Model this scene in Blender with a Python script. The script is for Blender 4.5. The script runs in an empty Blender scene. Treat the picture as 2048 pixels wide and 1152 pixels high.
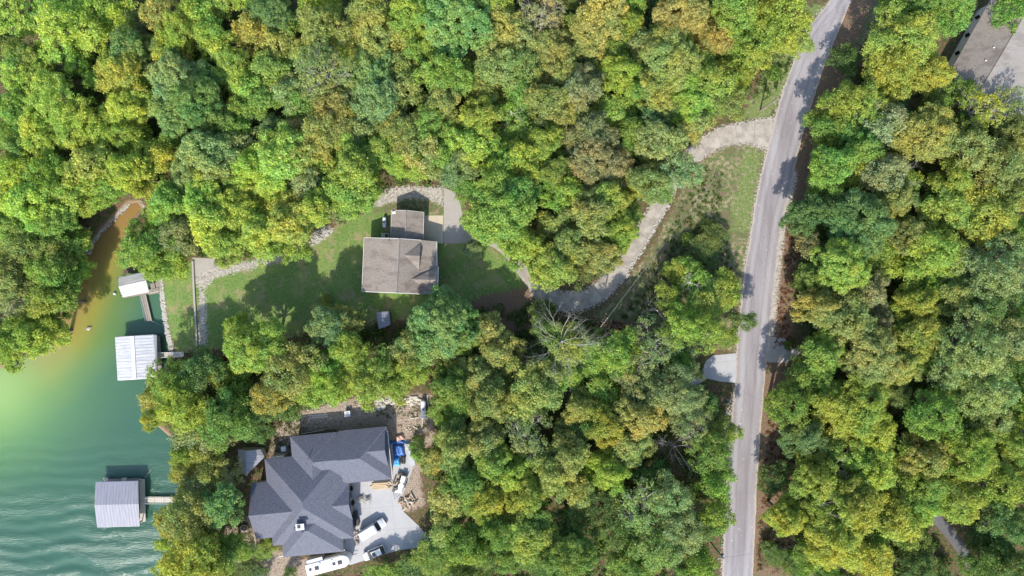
import bpy, bmesh, math, random
import numpy as np
from mathutils import Vector, Matrix
R = math.radians
scene = bpy.context.scene
col = scene.collection
rng = np.random.default_rng(7)
random.seed(7)

# ------------------------------------------------------------------ camera, sky, sun, exposure
HC = 136.533                       # camera height: 10 photo pixels per metre on the ground
cam_d = bpy.data.cameras.new('camera'); cam_d.lens = 24; cam_d.sensor_width = 36
cam_d.clip_start = 1; cam_d.clip_end = 3000
cam = bpy.data.objects.new('camera', cam_d); col.objects.link(cam)
cam.location = (0, 0, HC); cam.rotation_euler = (0, 0, 0)
scene.camera = cam

SUN_EL = R(43)
sdir = Vector((-0.22, -1, 0)).normalized() * math.cos(SUN_EL) + Vector((0, 0, math.sin(SUN_EL)))
world = bpy.data.worlds.new('World'); scene.world = world; world.use_nodes = True
wn = world.node_tree.nodes; wl = world.node_tree.links
wn.clear()
sky = wn.new('ShaderNodeTexSky'); sky.sky_type = 'NISHITA'; sky.sun_disc = False
sky.sun_elevation = SUN_EL; sky.sun_rotation = math.atan2(sdir.x, sdir.y)
bg = wn.new('ShaderNodeBackground'); bg.inputs[1].default_value = 0.15
wo = wn.new('ShaderNodeOutputWorld')
wl.new(sky.outputs[0], bg.inputs[0]); wl.new(bg.outputs[0], wo.inputs[0])
sl = bpy.data.lights.new('sun', 'SUN'); sl.energy = 2.95; sl.angle = R(0.7); sl.color = (1, 0.94, 0.84)
so = bpy.data.objects.new('sun', sl); col.objects.link(so); so.location = (-30, -90, 90)
so.rotation_euler = (-sdir).to_track_quat('-Z', 'Y').to_euler()
scene.view_settings.view_transform = 'Standard'; scene.view_settings.look = 'None'
scene.view_settings.exposure = 1.02; scene.view_settings.gamma = 1

def W(px, py, z=0.0):
    """photo pixel (2048 wide) at height z -> world point"""
    s = (1 - z / HC) / 10
    return Vector(((px - 1024) * s, (576 - py) * s, z))

# ------------------------------------------------------------------ node helpers
class NT:
    def __init__(s, name):
        s.m = bpy.data.materials.new(name); s.m.use_nodes = True
        s.t = s.m.node_tree; s.t.nodes.clear()
        s.out = s.t.nodes.new('ShaderNodeOutputMaterial')
    def n(s, typ, **kw):
        x = s.t.nodes.new(typ)
        for k, v in kw.items(): setattr(x, k, v)
        return x
    def set(s, sock, v):
        if isinstance(v, bpy.types.NodeSocket): s.t.links.new(v, sock)
        elif isinstance(v, (tuple, list)) and len(v) == 3 and sock.type == 'RGBA': sock.default_value = (*v, 1)
        else: sock.default_value = v
    def math(s, op, a, b=0.0, c=None):
        x = s.n('ShaderNodeMath', operation=op); s.set(x.inputs[0], a); s.set(x.inputs[1], b)
        if c is not None: s.set(x.inputs[2], c)
        return x.outputs[0]
    def mix(s, f, a, b, mode='MIX'):
        x = s.n('ShaderNodeMix', data_type='RGBA', blend_type=mode)
        s.set(x.inputs[0], f); s.set(x.inputs[6], a); s.set(x.inputs[7], b); return x.outputs[2]
    def pos(s, scale=(1, 1, 1), obj=False, rot=(0, 0, 0)):
        c = s.n('ShaderNodeTexCoord').outputs['Object'] if obj else s.n('ShaderNodeNewGeometry').outputs['Position']
        mp = s.n('ShaderNodeMapping'); s.set(mp.inputs[0], c); mp.inputs['Scale'].default_value = scale
        mp.inputs['Rotation'].default_value = rot
        return mp.outputs[0]
    def noise(s, scale, detail=3, rough=.55, vec=None, dist=0):
        x = s.n('ShaderNodeTexNoise'); s.set(x.inputs['Scale'], scale); x.inputs['Detail'].default_value = detail
        x.inputs['Roughness'].default_value = rough; x.inputs['Distortion'].default_value = dist
        s.set(x.inputs['Vector'], vec if vec is not None else s.pos()); return x.outputs[0]
    def vor(s, scale, vec=None, feature='F1', out=0):
        x = s.n('ShaderNodeTexVoronoi', feature=feature); x.inputs['Scale'].default_value = scale
        s.set(x.inputs['Vector'], vec if vec is not None else s.pos()); return x.outputs[out]
    def ramp(s, f, lo, hi):
        if lo > hi: return s.math('SUBTRACT', 1.0, s.ramp(f, hi, lo))
        x = s.n('ShaderNodeMapRange'); x.interpolation_type = 'SMOOTHSTEP'
        s.set(x.inputs[0], f); x.inputs[1].default_value = lo; x.inputs[2].default_value = hi; return x.outputs[0]
    def attr(s, name, out='Fac'):
        return s.n('ShaderNodeAttribute', attribute_name=name).outputs[out]
    def bump(s, h, strength=.5, dist=.1):
        x = s.n('ShaderNodeBump'); x.inputs['Strength'].default_value = strength; x.inputs['Distance'].default_value = dist
        s.set(x.inputs['Height'], h); return x.outputs[0]
    def bsdf(s, color, rough=.8, normal=None, metal=0, spec=.5):
        x = s.n('ShaderNodeBsdfPrincipled'); s.set(x.inputs['Base Color'], color); s.set(x.inputs['Roughness'], rough)
        x.inputs['Metallic'].default_value = metal; x.inputs['Specular IOR Level'].default_value = spec
        if normal is not None: s.t.links.new(normal, x.inputs['Normal'])
        return x.outputs[0]
    def done(s, sh): s.t.links.new(sh, s.out.inputs[0]); return s.m

M = {}
def simple(name, c, rough=.7, metal=0, var=.25, scale=2.0, spec=.5, bumpy=0):
    k = NT(name); n = k.noise(scale, 4, .65)
    cc = k.mix(n, tuple(v * (1 - var) for v in c), tuple(min(1, v * (1 + var)) for v in c))
    M[name] = k.done(k.bsdf(cc, rough, k.bump(n, bumpy, .05) if bumpy else None, metal, spec)); return M[name]

def leafy_material(name):
    k = NT(name); oi = k.n('ShaderNodeObjectInfo')
    base = oi.outputs['Color'] if name == 'foliage' else k.attr('leafcol', 'Color')
    t = k.attr('tint'); c = k.attr('clump')
    v = k.math('MULTIPLY_ADD', t, .75, .60)
    cc = k.mix(1.0, base, v, 'MULTIPLY')
    warm = k.mix(1.0, cc, (1.08, 1.02, .85), 'MULTIPLY'); cool = k.mix(1.0, cc, (.88, .95, 1.0), 'MULTIPLY')
    cc = k.mix(k.ramp(c, .1, .9), cool, warm)
    wn_ = k.ramp(k.noise(.16, 4, .65), .36, .64)          # leaf colour drifts within and across crowns
    cc = k.mix(wn_, k.mix(1.0, cc, (.80, .95, .95), 'MULTIPLY'), k.mix(1.0, cc, (1.16, 1.04, .92), 'MULTIPLY'))
    cc = k.mix(k.ramp(t, .97, .98), cc, (.40, .34, .18))
    b = k.bsdf(cc, .7, spec=.1)
    tr = k.n('ShaderNodeBsdfTranslucent'); k.set(tr.inputs[0], k.mix(1.0, cc, (1.15, 1.2, .55), 'MULTIPLY'))
    mx = k.n('ShaderNodeMixShader'); mx.inputs[0].default_value = .42
    k.t.links.new(b, mx.inputs[1]); k.t.links.new(tr.outputs[0], mx.inputs[2])
    M[name] = k.done(mx.outputs[0])
leafy_material('foliage'); leafy_material('mixed_foliage')

def bark(name, a, b):
    k = NT(name); n = k.noise(3, 4, .6, k.pos((1, 1, .25)))
    M[name] = k.done(k.bsdf(k.mix(n, a, b), .9, k.bump(n, .4, .05), spec=.2))
bark('bark', (.09, .075, .06), (.22, .19, .16))
bark('deadwood', (.34, .31, .28), (.56, .52, .48))

def ground_material():
    k = NT('ground'); P = k.pos()
    n1 = k.noise(.22, 4, .6); n2 = k.noise(1.3, 4, .65); n3 = k.noise(2.4, 4, .75); n4 = k.noise(5.5, 3, .8)
    def edge(name, w, amp, nn): return k.ramp(k.math('ADD', k.attr(name), k.math('MULTIPLY', k.math('SUBTRACT', nn, .5), amp * 2.6)), -w, w)
    litter = k.mix(k.ramp(n3, .3, .7), (.085, .055, .035), (.22, .135, .085))
    litter = k.mix(k.ramp(n4, .55, .75), litter, (.33, .23, .15))
    weed = k.mix(n3, (.03, .055, .015), (.09, .14, .035))
    forest = k.mix(k.ramp(n2, .42, .62), litter, weed)
    lawn = k.mix(k.ramp(n3, .3, .7), (.09, .165, .04), (.20, .29, .08))
    lawn = k.mix(k.ramp(n1, .45, .75), lawn, k.mix(n4, (.19, .25, .07), (.31, .31, .12)))
    lawn = k.mix(k.ramp(k.noise(.35, 6, .78), .50, .62), lawn, k.mix(n4, (.20, .19, .08), (.36, .31, .17)))
    col_ = k.mix(edge('lawn', .25, 2.2, n2), forest, lawn)
    straw = k.mix(k.ramp(n4, .3, .7), (.20, .145, .085), (.46, .38, .25)); straw = k.mix(k.ramp(n1, .42, .58), k.mix(k.ramp(n4, .3, .7), (.11, .075, .05), (.27, .19, .135)), straw)
    rough = k.mix(k.ramp(n2, .42, .62), k.mix(k.ramp(n4, .3, .7), (.065, .10, .03), (.17, .21, .075)), straw)
    col_ = k.mix(edge('rough', .3, 1.6, n2), col_, rough)
    green = k.mix(k.ramp(n3, .3, .7), (.10, .145, .045), (.22, .27, .09)); green = k.mix(k.ramp(n2, .52, .68), green, k.mix(n4, (.22, .17, .10), (.42, .36, .25)))
    col_ = k.mix(edge('verge', .5, 2.6, k.noise(.5, 5, .7)), col_, green)
    leaf = k.mix(k.ramp(n4, .35, .68), (.10, .06, .045), (.36, .23, .16))
    leaf = k.mix(k.ramp(n2, .50, .64), leaf, k.mix(k.ramp(n4, .3, .7), (.07, .10, .03), (.22, .22, .09)))
    col_ = k.mix(edge('leaves', .5, 2.4, n2), col_, leaf)
    dirt = k.mix(k.ramp(n4, .36, .64), (.17, .12, .09), (.52, .43, .34))
    dirt = k.mix(k.ramp(n2, .5, .75), dirt, (.13, .075, .055))
    col_ = k.mix(edge('dirt', .3, 1.6, n2), col_, dirt)
    v = k.vor(3.6, out=1)
    vr = k.n('ShaderNodeSeparateColor'); k.set(vr.inputs[0], v)
    grav = k.mix(vr.outputs[0], (.26, .235, .20), (.52, .48, .42))
    grav = k.mix(k.ramp(n3, .60, .70), grav, (.12, .13, .05))
    col_ = k.mix(edge('gravel', .15, 1.7, n3), col_, grav)
    mud = k.mix(n3, (.20, .13, .08), (.40, .29, .19))
    col_ = k.mix(k.ramp(k.attr('shore'), -1.0, -.2), col_, mud)
    h = k.math('ADD', n4, n3)
    M['ground'] = k.done(k.bsdf(col_, .95, k.bump(h, .9, .12), spec=.15))
ground_material()

def asphalt():
    k = NT('asphalt'); n = k.noise(.35, 4, .6, k.pos((1, .12, 1), rot=(0, 0, R(-6)))); s = k.noise(5, 3, .8); p = k.noise(.8, 5, .7)
    c = k.mix(k.ramp(n, .3, .7), (.20, .178, .187), (.30, .28, .286))
    c = k.mix(k.ramp(p, .62, .70), c, (.42, .40, .39))
    c = k.mix(k.ramp(s, .35, .75), c, k.mix(1.0, c, (1.22, 1.2, 1.18), 'MULTIPLY'))
    cr = k.vor(.16, k.mix(.12, k.pos((1, .45, 1)), k.n('ShaderNodeTexNoise').outputs[1]), 'DISTANCE_TO_EDGE')
    c = k.mix(k.math('MULTIPLY', k.ramp(cr, .005, .0012), .35), c, (.10, .095, .095))
    e = k.attr('edge')
    sm = k.math('ABSOLUTE', k.math('SUBTRACT', e, 2.1)); c = k.mix(k.math('MULTIPLY', k.ramp(sm, .10, .03), .5), c, (.16, .15, .15))
    sh2 = k.math('ABSOLUTE', k.math('SUBTRACT', e, 1.35)); c = k.mix(k.math('MULTIPLY', k.ramp(sh2, .6, .1), .22), c, (.46, .45, .44))
    c = k.mix(k.ramp(k.math('ADD', e, k.math('MULTIPLY', k.math('SUBTRACT', k.noise(1.1, 4, .7), .5), 1.2)), .45, .0), c, (.42, .36, .29))
    M['asphalt'] = k.done(k.bsdf(c, .9, k.bump(s, .3, .02), spec=.3))
    k = NT('concrete'); n = k.noise(.5, 5, .65); s = k.noise(14, 3, .7)
    c = k.mix(k.ramp(n, .3, .7), (.255, .228, .195), (.42, .38, .325)); c = k.mix(k.ramp(s, .3, .8), c, k.mix(1.0, c, (1.15, 1.13, 1.1), 'MULTIPLY'))
    tr = k.attr('edge'); stain = k.noise(.7, 4, .7)
    c = k.mix(k.math('MULTIPLY', k.ramp(stain, .52, .72), .45), c, (.17, .145, .12))
    j = k.attr('along'); jf = k.math('FRACT', k.math('DIVIDE', j, 3.6))
    c = k.mix(k.math('MULTIPLY', k.ramp(jf, .022, .004), .8), c, (.10, .09, .08))
    M['concrete'] = k.done(k.bsdf(c, .9, k.bump(s, .3, .02), spec=.3))
    for nm, a, b in (('pale_concrete', (.33, .33, .335), (.46, .455, .455)), ('patio_concrete', (.42, .36, .26), (.56, .49, .37)), ('grey_concrete', (.29, .265, .235), (.43, .40, .36))):
        k = NT(nm); n = k.noise(.6, 5, .7); s = k.noise(9, 3, .75)
        c = k.mix(n, a, b); c = k.mix(k.ramp(s, .66, .76), c, (.25, .23, .2))
        br = k.n('ShaderNodeTexBrick'); k.set(br.inputs['Vector'], k.pos((1, 1, 1), rot=(0, 0, R(-5)))); br.offset = 0
        br.inputs['Scale'].default_value = 1; br.inputs['Brick Width'].default_value = 4.6; br.inputs['Row Height'].default_value = 4.6
        br.inputs['Mortar Size'].default_value = .03
        c = k.mix(k.math('MULTIPLY', br.outputs[1], .55), c, (.2, .19, .18))
        M[nm] = k.done(k.bsdf(c, .9, spec=.3))
asphalt()

def shingles(name, a, b, stain=None):
    k = NT(name); s = k.noise(4.2, 4, .9, k.pos((1, 1.8, 1))); n = k.noise(.6, 5, .75, k.pos((.3, 1, 1))); g = k.noise(3.2, 4, .7, k.pos((.5, 1.6, 1), rot=(0, 0, R(5))))
    c = k.mix(k.ramp(s, .25, .75), a, b)
    c = k.mix(k.math('MULTIPLY', k.ramp(g, .35, .75), .35), c, b)
    if stain: c = k.mix(k.math('MULTIPLY', k.ramp(n, .45, .66), .6), c, stain)
    M[name] = k.done(k.bsdf(c, .92, k.bump(s, .5, .03), spec=.2))
shingles('slate_shingle', (.04, .044, .058), (.185, .192, .235))
shingles('tan_shingle', (.13, .112, .095), (.35, .305, .262), (.13, .10, .085))
shingles('pale_shingle', (.19, .17, .15), (.345, .315, .285), (.17, .15, .13))

def metal_roof(name, a, b, per=.75, ang=0):
    k = NT(name); p = k.pos((1, 1, 1), rot=(0, 0, ang)); w = k.n('ShaderNodeTexWave'); w.wave_profile = 'SAW'
    w.bands_direction = 'X'
    k.set(w.inputs[0], p); w.inputs['Scale'].default_value = .314 / per
    mp = k.n('ShaderNodeMapping'); k.set(mp.inputs[0], p); mp.inputs['Scale'].default_value = (3.5, .35, 1)
    r = k.ramp(w.outputs[1], .70, .95); n = k.noise(1.0, 5, .75, mp.outputs[0])
    c = k.mix(k.ramp(n, .3, .7), a, b); c = k.mix(k.math('MULTIPLY', r, .45), c, tuple(v * .55 for v in a))
    M[name] = k.done(k.bsdf(c, .5, k.bump(r, .5, .04), metal=0, spec=.35))
metal_roof('white_metal_roof', (.34, .355, .39), (.60, .60, .62), .62, R(87))
metal_roof('lilac_metal_roof', (.235, .235, .28), (.31, .31, .35), .6, R(-2))
metal_roof('weathered_metal_roof', (.38, .37, .355), (.55, .54, .53), .5, R(78))
metal_roof('grey_metal_roof', (.24, .235, .26), (.33, .32, .35), .5, R(92))
metal_roof('shed_metal_roof', (.22, .23, .29), (.31, .32, .38), .5, R(95))

simple('white_paint', (.62, .62, .62), .35, var=.04)
simple('white_trim', (.72, .71, .68), .6, var=.06)
simple('siding', (.48, .44, .37), .8, var=.08)
simple('stone_wall', (.33, .29, .24), .9, var=.3, scale=3, bumpy=.5)
simple('glass', (.02, .025, .03), .08, spec=.8, var=.1)
simple('shaded_asphalt', (.12, .115, .12), .9)  # lane asphalt, with the tree shade put into its dark colour
simple('tyre', (.02, .02, .02), .9)
simple('rim', (.45, .45, .46), .35, metal=.8)
simple('black_plastic', (.03, .03, .032), .6)
simple('grey_steel', (.38, .39, .40), .45, metal=.4)
simple('tank_white', (.66, .68, .72), .4, var=.08)
simple('weathered_wood', (.30, .26, .225), .9, var=.45, scale=4)
simple('pale_wood', (.52, .47, .40), .9, var=.25, scale=4)
simple('dark_wood', (.12, .085, .065), .9, var=.4, scale=4)
simple('tan_wood', (.50, .38, .24), .85, var=.35, scale=3)
simple('log_wood', (.42, .31, .20), .9, var=.5, scale=4)
simple('blue_tarp', (.05, .15, .42), .45, var=.3, scale=3)
simple('light_blue_tarp', (.12, .42, .80), .45, var=.15, scale=3)
simple('red_light', (.35, .02, .02), .3)
simple('amber', (.6, .25, .05), .3)
simple('rock', (.46, .42, .37), .9, var=.45, scale=2.5)
simple('pale_rock', (.42, .395, .355), .9, var=.3, scale=2.5)
simple('pole_wood', (.24, .20, .17), .9, var=.3)
simple('wire', (.07, .07, .07), .6)
simple('pale_wire', (.28, .28, .27), .6)
simple('rubble', (.50, .45, .38), .95, var=.4, scale=4)
simple('pink_cloth', (.60, .38, .30), .9, var=.3)
simple('beige', (.50, .45, .36), .8)
simple('dark_soil', (.05, .035, .03), 1)
simple('red_leaf', (.35, .03, .02), .8)

def water_material():
    k = NT('water')
    c = k.attr('wcol', 'Color')
    w1 = k.noise(.85, 4, .6, k.pos((.30, 1.25, 1), rot=(0, 0, R(4))), .35)
    w2 = k.noise(2.6, 4, .62, k.pos((.30, 1.6, 1), rot=(0, 0, R(-5))), .2)
    w3 = k.noise(.09, 3, .5, k.pos((.55, 1.6, 1), rot=(0, 0, R(4))), .4)
    sw = k.n('ShaderNodeTexWave', bands_direction='Y'); k.set(sw.inputs[0], k.pos((1, 1, 1), rot=(0, 0, R(-3)))); sw.inputs['Scale'].default_value = .314 / 2.7
    sw.inputs['Distortion'].default_value = 5.5; sw.inputs['Detail'].default_value = 2.5; sw.inputs['Detail Scale'].default_value = .9
    h = k.math('ADD', k.math('MULTIPLY', w1, .50), k.math('MULTIPLY', w2, .5))
    amp = k.math('MULTIPLY', k.attr('ripple'), k.ramp(w3, .36, .60))
    h = k.math('MULTIPLY', h, k.math('MULTIPLY_ADD', amp, .40, .04)); h = k.math('ADD', h, k.math('MULTIPLY', sw.outputs[1], k.math('MULTIPLY', k.attr('ripple'), .21)))
    c = k.mix(k.math('MULTIPLY', k.noise(.12, 4, .6), .25), c, k.mix(1.0, c, (.75, .85, .9), 'MULTIPLY'))
    bs = k.bsdf(c, k.math('MULTIPLY_ADD', amp, .16, .14), k.bump(h, 1.0, .62), spec=.5); nd = bs.node
    nd.inputs['Subsurface Weight'].default_value = .75; nd.inputs['Subsurface Radius'].default_value = (.8, 1.6, 1.3); nd.inputs['Subsurface Scale'].default_value = 2.2
    M['water'] = k.done(bs)
water_material()

# ------------------------------------------------------------------ object helpers
def tag(o, label=None, cat=None, group=None, kind=None):
    if label: o['label'] = label
    if cat: o['category'] = cat
    if group: o['group'] = group
    if kind: o['kind'] = kind
    return o
def empty(name, loc, rz=0.0, label=None, cat=None, group=None):
    o = bpy.data.objects.new(name, None); o.location = loc; o.rotation_euler = (0, 0, rz)
    o.empty_display_size = .5; col.objects.link(o); return tag(o, label, cat, group)
def link(name, me, mat, parent=None, smooth=False):
    for m_ in (mat if isinstance(mat, (list, tuple)) else [mat]): me.materials.append(M[m_])
    o = bpy.data.objects.new(name, me); col.objects.link(o)
    if parent is not None: o.parent = parent
    if smooth: me.polygons.foreach_set('use_smooth', [True] * len(me.polygons))
    return o
class MB:
    def __init__(s): s.v = []; s.f = []
    def add(s, vs, fs):
        b = len(s.v); s.v += [tuple(v) for v in vs]; s.f += [tuple(b + i for i in f) for f in fs]; return s
    def box(s, c, d, rz=0.0, taper=1.0, tilt=None):
        cx, cy, cz = c; dx, dy, dz = d[0] / 2, d[1] / 2, d[2] / 2
        vs = []
        for z, t in ((-dz, 1), (dz, taper)):
            for x, y in ((-dx, -dy), (dx, -dy), (dx, dy), (-dx, dy)): vs.append(Vector((x * t, y * t, z)))
        m = Matrix.Rotation(rz, 3, 'Z')
        if tilt is not None: m = m @ tilt
        vs = [m @ v + Vector(c) for v in vs]
        return s.add(vs, [(3, 2, 1, 0), (4, 5, 6, 7), (0, 1, 5, 4), (1, 2, 6, 5), (2, 3, 7, 6), (3, 0, 4, 7)])
    def prism(s, pts, z0, z1, inset=0.0):
        n = len(pts); c = sum((Vector((p[0], p[1])) for p in pts), Vector((0, 0))) / n
        top = [c + (Vector((p[0], p[1])) - c) * (1 - inset) for p in pts]
        vs = [(p[0], p[1], z0) for p in pts] + [(p[0], p[1], z1) for p in top]
        a = sum(pts[i][0] * pts[(i + 1) % n][1] - pts[(i + 1) % n][0] * pts[i][1] for i in range(n))
        fs = [tuple(range(n, 2 * n)), tuple(range(n - 1, -1, -1))] + [(i, (i + 1) % n, n + (i + 1) % n, n + i) for i in range(n)]
        if a < 0: fs = [tuple(reversed(f)) for f in fs]
        return s.add(vs, fs)
    def tube(s, pts, radii, n=6, cap=True):
        pts = [Vector(p) for p in pts]; rings = []
        up = Vector((0.123, .456, .88)).normalized(); b0 = len(s.v)
        for i, p in enumerate(pts):
            d = (pts[min(i + 1, len(pts) - 1)] - pts[max(i - 1, 0)])
            if d.length < 1e-6: d = Vector((0, 0, 1))
            d.normalize(); a = d.cross(up)
            if a.length < .05: a = d.cross(Vector((1, 0, 0)))
            a.normalize(); b = d.cross(a)
            r = radii[i] if isinstance(radii, (list, tuple)) else radii
            for j in range(n):
                t = 2 * math.pi * j / n; s.v.append(tuple(p + (a * math.cos(t) + b * math.sin(t)) * r))
        for i in range(len(pts) - 1):
            for j in range(n):
                k = (j + 1) % n; s.f.append((b0 + i * n + j, b0 + i * n + k, b0 + (i + 1) * n + k, b0 + (i + 1) * n + j))
        if cap:
            s.f.append(tuple(b0 + j for j in reversed(range(n)))); e = b0 + (len(pts) - 1) * n; s.f.append(tuple(e + j for j in range(n)))
        return s
    def poly(s, pts): return s.add(pts, [tuple(range(len(pts)))])
    def blob(s, c, r, n=7, m=4, seed=0, jit=.18):
        rr = random.Random(seed); b = len(s.v); c = Vector(c)
        s.v.append(tuple(c + Vector((0, 0, r[2]))))
        for i in range(1, m):
            ph = math.pi * i / m
            for j in range(n):
                th = 2 * math.pi * j / n; q = 1 + rr.uniform(-jit, jit)
                s.v.append(tuple(c + Vector((r[0] * math.sin(ph) * math.cos(th) * q, r[1] * math.sin(ph) * math.sin(th) * q, r[2] * math.cos(ph) * q))))
        s.v.append(tuple(c - Vector((0, 0, r[2])))); e = len(s.v) - 1
        for j in range(n):
            k = (j + 1) % n; s.f.append((b, b + 1 + j, b + 1 + k))
            for i in range(m - 2):
                p = b + 1 + i * n; s.f.append((p + j, p + n + j, p + n + k, p + k))
            p = b + 1 + (m - 2) * n; s.f.append((p + j, e, p + k))
        return s
    def mesh(s, name):
        me = bpy.data.meshes.new(name); me.from_pydata(s.v, [], s.f); me.update(); return me
    def build(s, name, mat, parent=None, smooth=False, bevel=0):
        o = link(name, s.mesh(name), mat, parent, smooth)
        if bevel:
            b = o.modifiers.new('bevel', 'BEVEL'); b.width = bevel; b.segments = 2; b.limit_method = 'ANGLE'
        return o

# ------------------------------------------------------------------ plan shapes, traced on the ground (photo pixels)
road_L = [(1690, -60), (1663, 0), (1608, 63), (1579, 147), (1559, 200), (1536, 293), (1514, 384), (1501, 467), (1487, 551), (1481, 617), (1474, 684), (1470, 768), (1459, 885), (1452, 985), (1444, 1152), (1438, 1300)]
road_R = [(1738, -60), (1703, 0), (1679, 57), (1646, 140), (1626, 200), (1608, 257), (1586, 350), (1580, 384), (1566, 434), (1557, 494), (1549, 571), (1539, 667), (1529, 768), (1524, 825), (1514, 968), (1506, 1152), (1500, 1300)]
drive = [(1545, 268, 66), (1520, 267, 56), (1500, 265, 44), (1450, 271, 38), (1410, 291, 36), (1375, 322, 30), (1345, 362, 28), (1324, 400, 29), (1301, 441, 29), (1273, 488, 30), (1250, 527, 30), (1225, 560, 33), (1198, 586, 36), (1166, 601, 36), (1125, 604, 38), (1078, 582, 30), (1050, 548, 28), (1020, 506, 26), (985, 478, 28), (930, 460, 40)]
water_px = [(-700, 1000), (-300, 900), (0, 738), (60, 706), (110, 650), (138, 590), (160, 530), (178, 500), (205, 462), (235, 430), (258, 408), (276, 406), (282, 418), (262, 440), (246, 470), (240, 510), (262, 540), (300, 548), (316, 552), (322, 600), (330, 650), (341, 706), (330, 745), (298, 765), (306, 845), (352, 885), (362, 930), (385, 958), (382, 1008), (350, 1055), (355, 1110), (335, 1152), (320, 1400), (-700, 1400)]
lawn_px = [(316, 548), (345, 528), (385, 520), (430, 525), (560, 512), (610, 500), (640, 465), (725, 425), (750, 405), (800, 380), (885, 380), (925, 400), (940, 470), (1010, 505), (1060, 575), (1070, 600), (1000, 600), (930, 610), (870, 600), (860, 640), (790, 640), (740, 650), (700, 620), (640, 640), (600, 670), (480, 690), (420, 700), (350, 704), (334, 650), (322, 600)]
rough_px = [(1531, 300), (1500, 288), (1450, 290), (1405, 318), (1360, 390), (1320, 470), (1280, 530), (1225, 600), (1185, 630), (1200, 655), (1250, 690), (1330, 690), (1460, 700), (1470, 700), (1482, 617), (1501, 467), (1514, 384)]
verge_px = [(1600, 20), (1663, 0), (1608, 63), (1579, 147), (1555, 210), (1540, 236), (1480, 240), (1500, 200), (1530, 140), (1560, 70)]
lawnstrip_px = [(1500, 292), (1526, 305), (1512, 384), (1500, 460), (1462, 460), (1470, 380), (1480, 330)]
topclear_px = [(1705, 0), (1760, 0), (1800, 40), (1720, 90), (1690, 170), (1640, 190), (1662, 110), (1690, 50)]
yard_px = [(540, 900), (555, 850), (610, 822), (690, 800), (740, 788), (865, 788), (868, 880), (850, 900), (840, 960), (850, 1010), (800, 1030), (560, 1000), (530, 960)]
botclear_px = [(1510, 1030), (1560, 1020), (1640, 1090), (1660, 1160), (1505, 1160)]
wyard_px = [(452, 1036), (505, 1036), (520, 1090), (620, 1120), (620, 1160), (520, 1160), (455, 1120)]
gravels_px = [
    [(398, 575), (411, 590), (414, 690), (396, 690)],
    [(388, 545), (405, 528), (450, 532), (560, 511), (568, 522), (470, 545), (430, 556), (408, 580), (390, 570)],
    [(622, 492), (628, 462), (655, 452), (668, 462), (645, 480)],
    [(748, 415), (752, 392), (778, 376), (812, 372), (850, 374), (887, 374), (887, 412), (860, 400), (815, 398), (780, 405)],
]
straw_px = [(746, 418), (780, 405), (815, 398), (860, 400), (888, 412), (888, 432), (850, 424), (783, 424), (748, 424)]
def WP(pts, z=0): return [W(p[0], p[1], z).xy for p in pts]

def sdf(X, Y, poly):
    """signed distance, positive inside"""
    d = np.full(X.shape, 1e9); ins = np.zeros(X.shape, bool); n = len(poly)
    for i in range(n):
        ax, ay = poly[i]; bx, by = poly[(i + 1) % n]
        ex, ey = bx - ax, by - ay; wx, wy = X - ax, Y - ay
        t = np.clip((wx * ex + wy * ey) / (ex * ex + ey * ey + 1e-9), 0, 1)
        d = np.minimum(d, (wx - t * ex) ** 2 + (wy - t * ey) ** 2)
        c = ((ay > Y) != (by > Y)) & (X < (bx - ax) * (Y - ay) / (by - ay + 1e-12) + ax)
        ins ^= c
    return np.where(ins, 1, -1) * np.sqrt(d)
def line_d(X, Y, pts, widths):
    """width minus distance to a polyline (metres), positive inside"""
    best = np.full(X.shape, -1e9)
    for i in range(len(pts) - 1):
        ax, ay = pts[i]; bx, by = pts[i + 1]; ex, ey = bx - ax, by - ay
        t = np.clip(((X - ax) * ex + (Y - ay) * ey) / (ex * ex + ey * ey), 0, 1)
        dd = np.hypot(X - ax - t * ex, Y - ay - t * ey)
        best = np.maximum(best, widths[i] * (1 - t) + widths[i + 1] * t - dd)
    return best
def gz(shore):
    """ground height from distance to the water's edge (positive = in water)"""
    return np.interp(shore, [-3.2, -1.6, 0, 1.0, 3.0, 12], [0, -.25, -.8, -1.4, -2.4, -3.5])

WPOLY = WP(water_px, -.8)
DRIVE = [W(p[0], p[1]).xy for p in drive]; DW = [p[2] / 20 for p in drive]
LANE = [W(*p).xy for p in [(1850, 1015), (1885, 1050), (1910, 1080), (1940, 1125), (1990, 1220)]]

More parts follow.
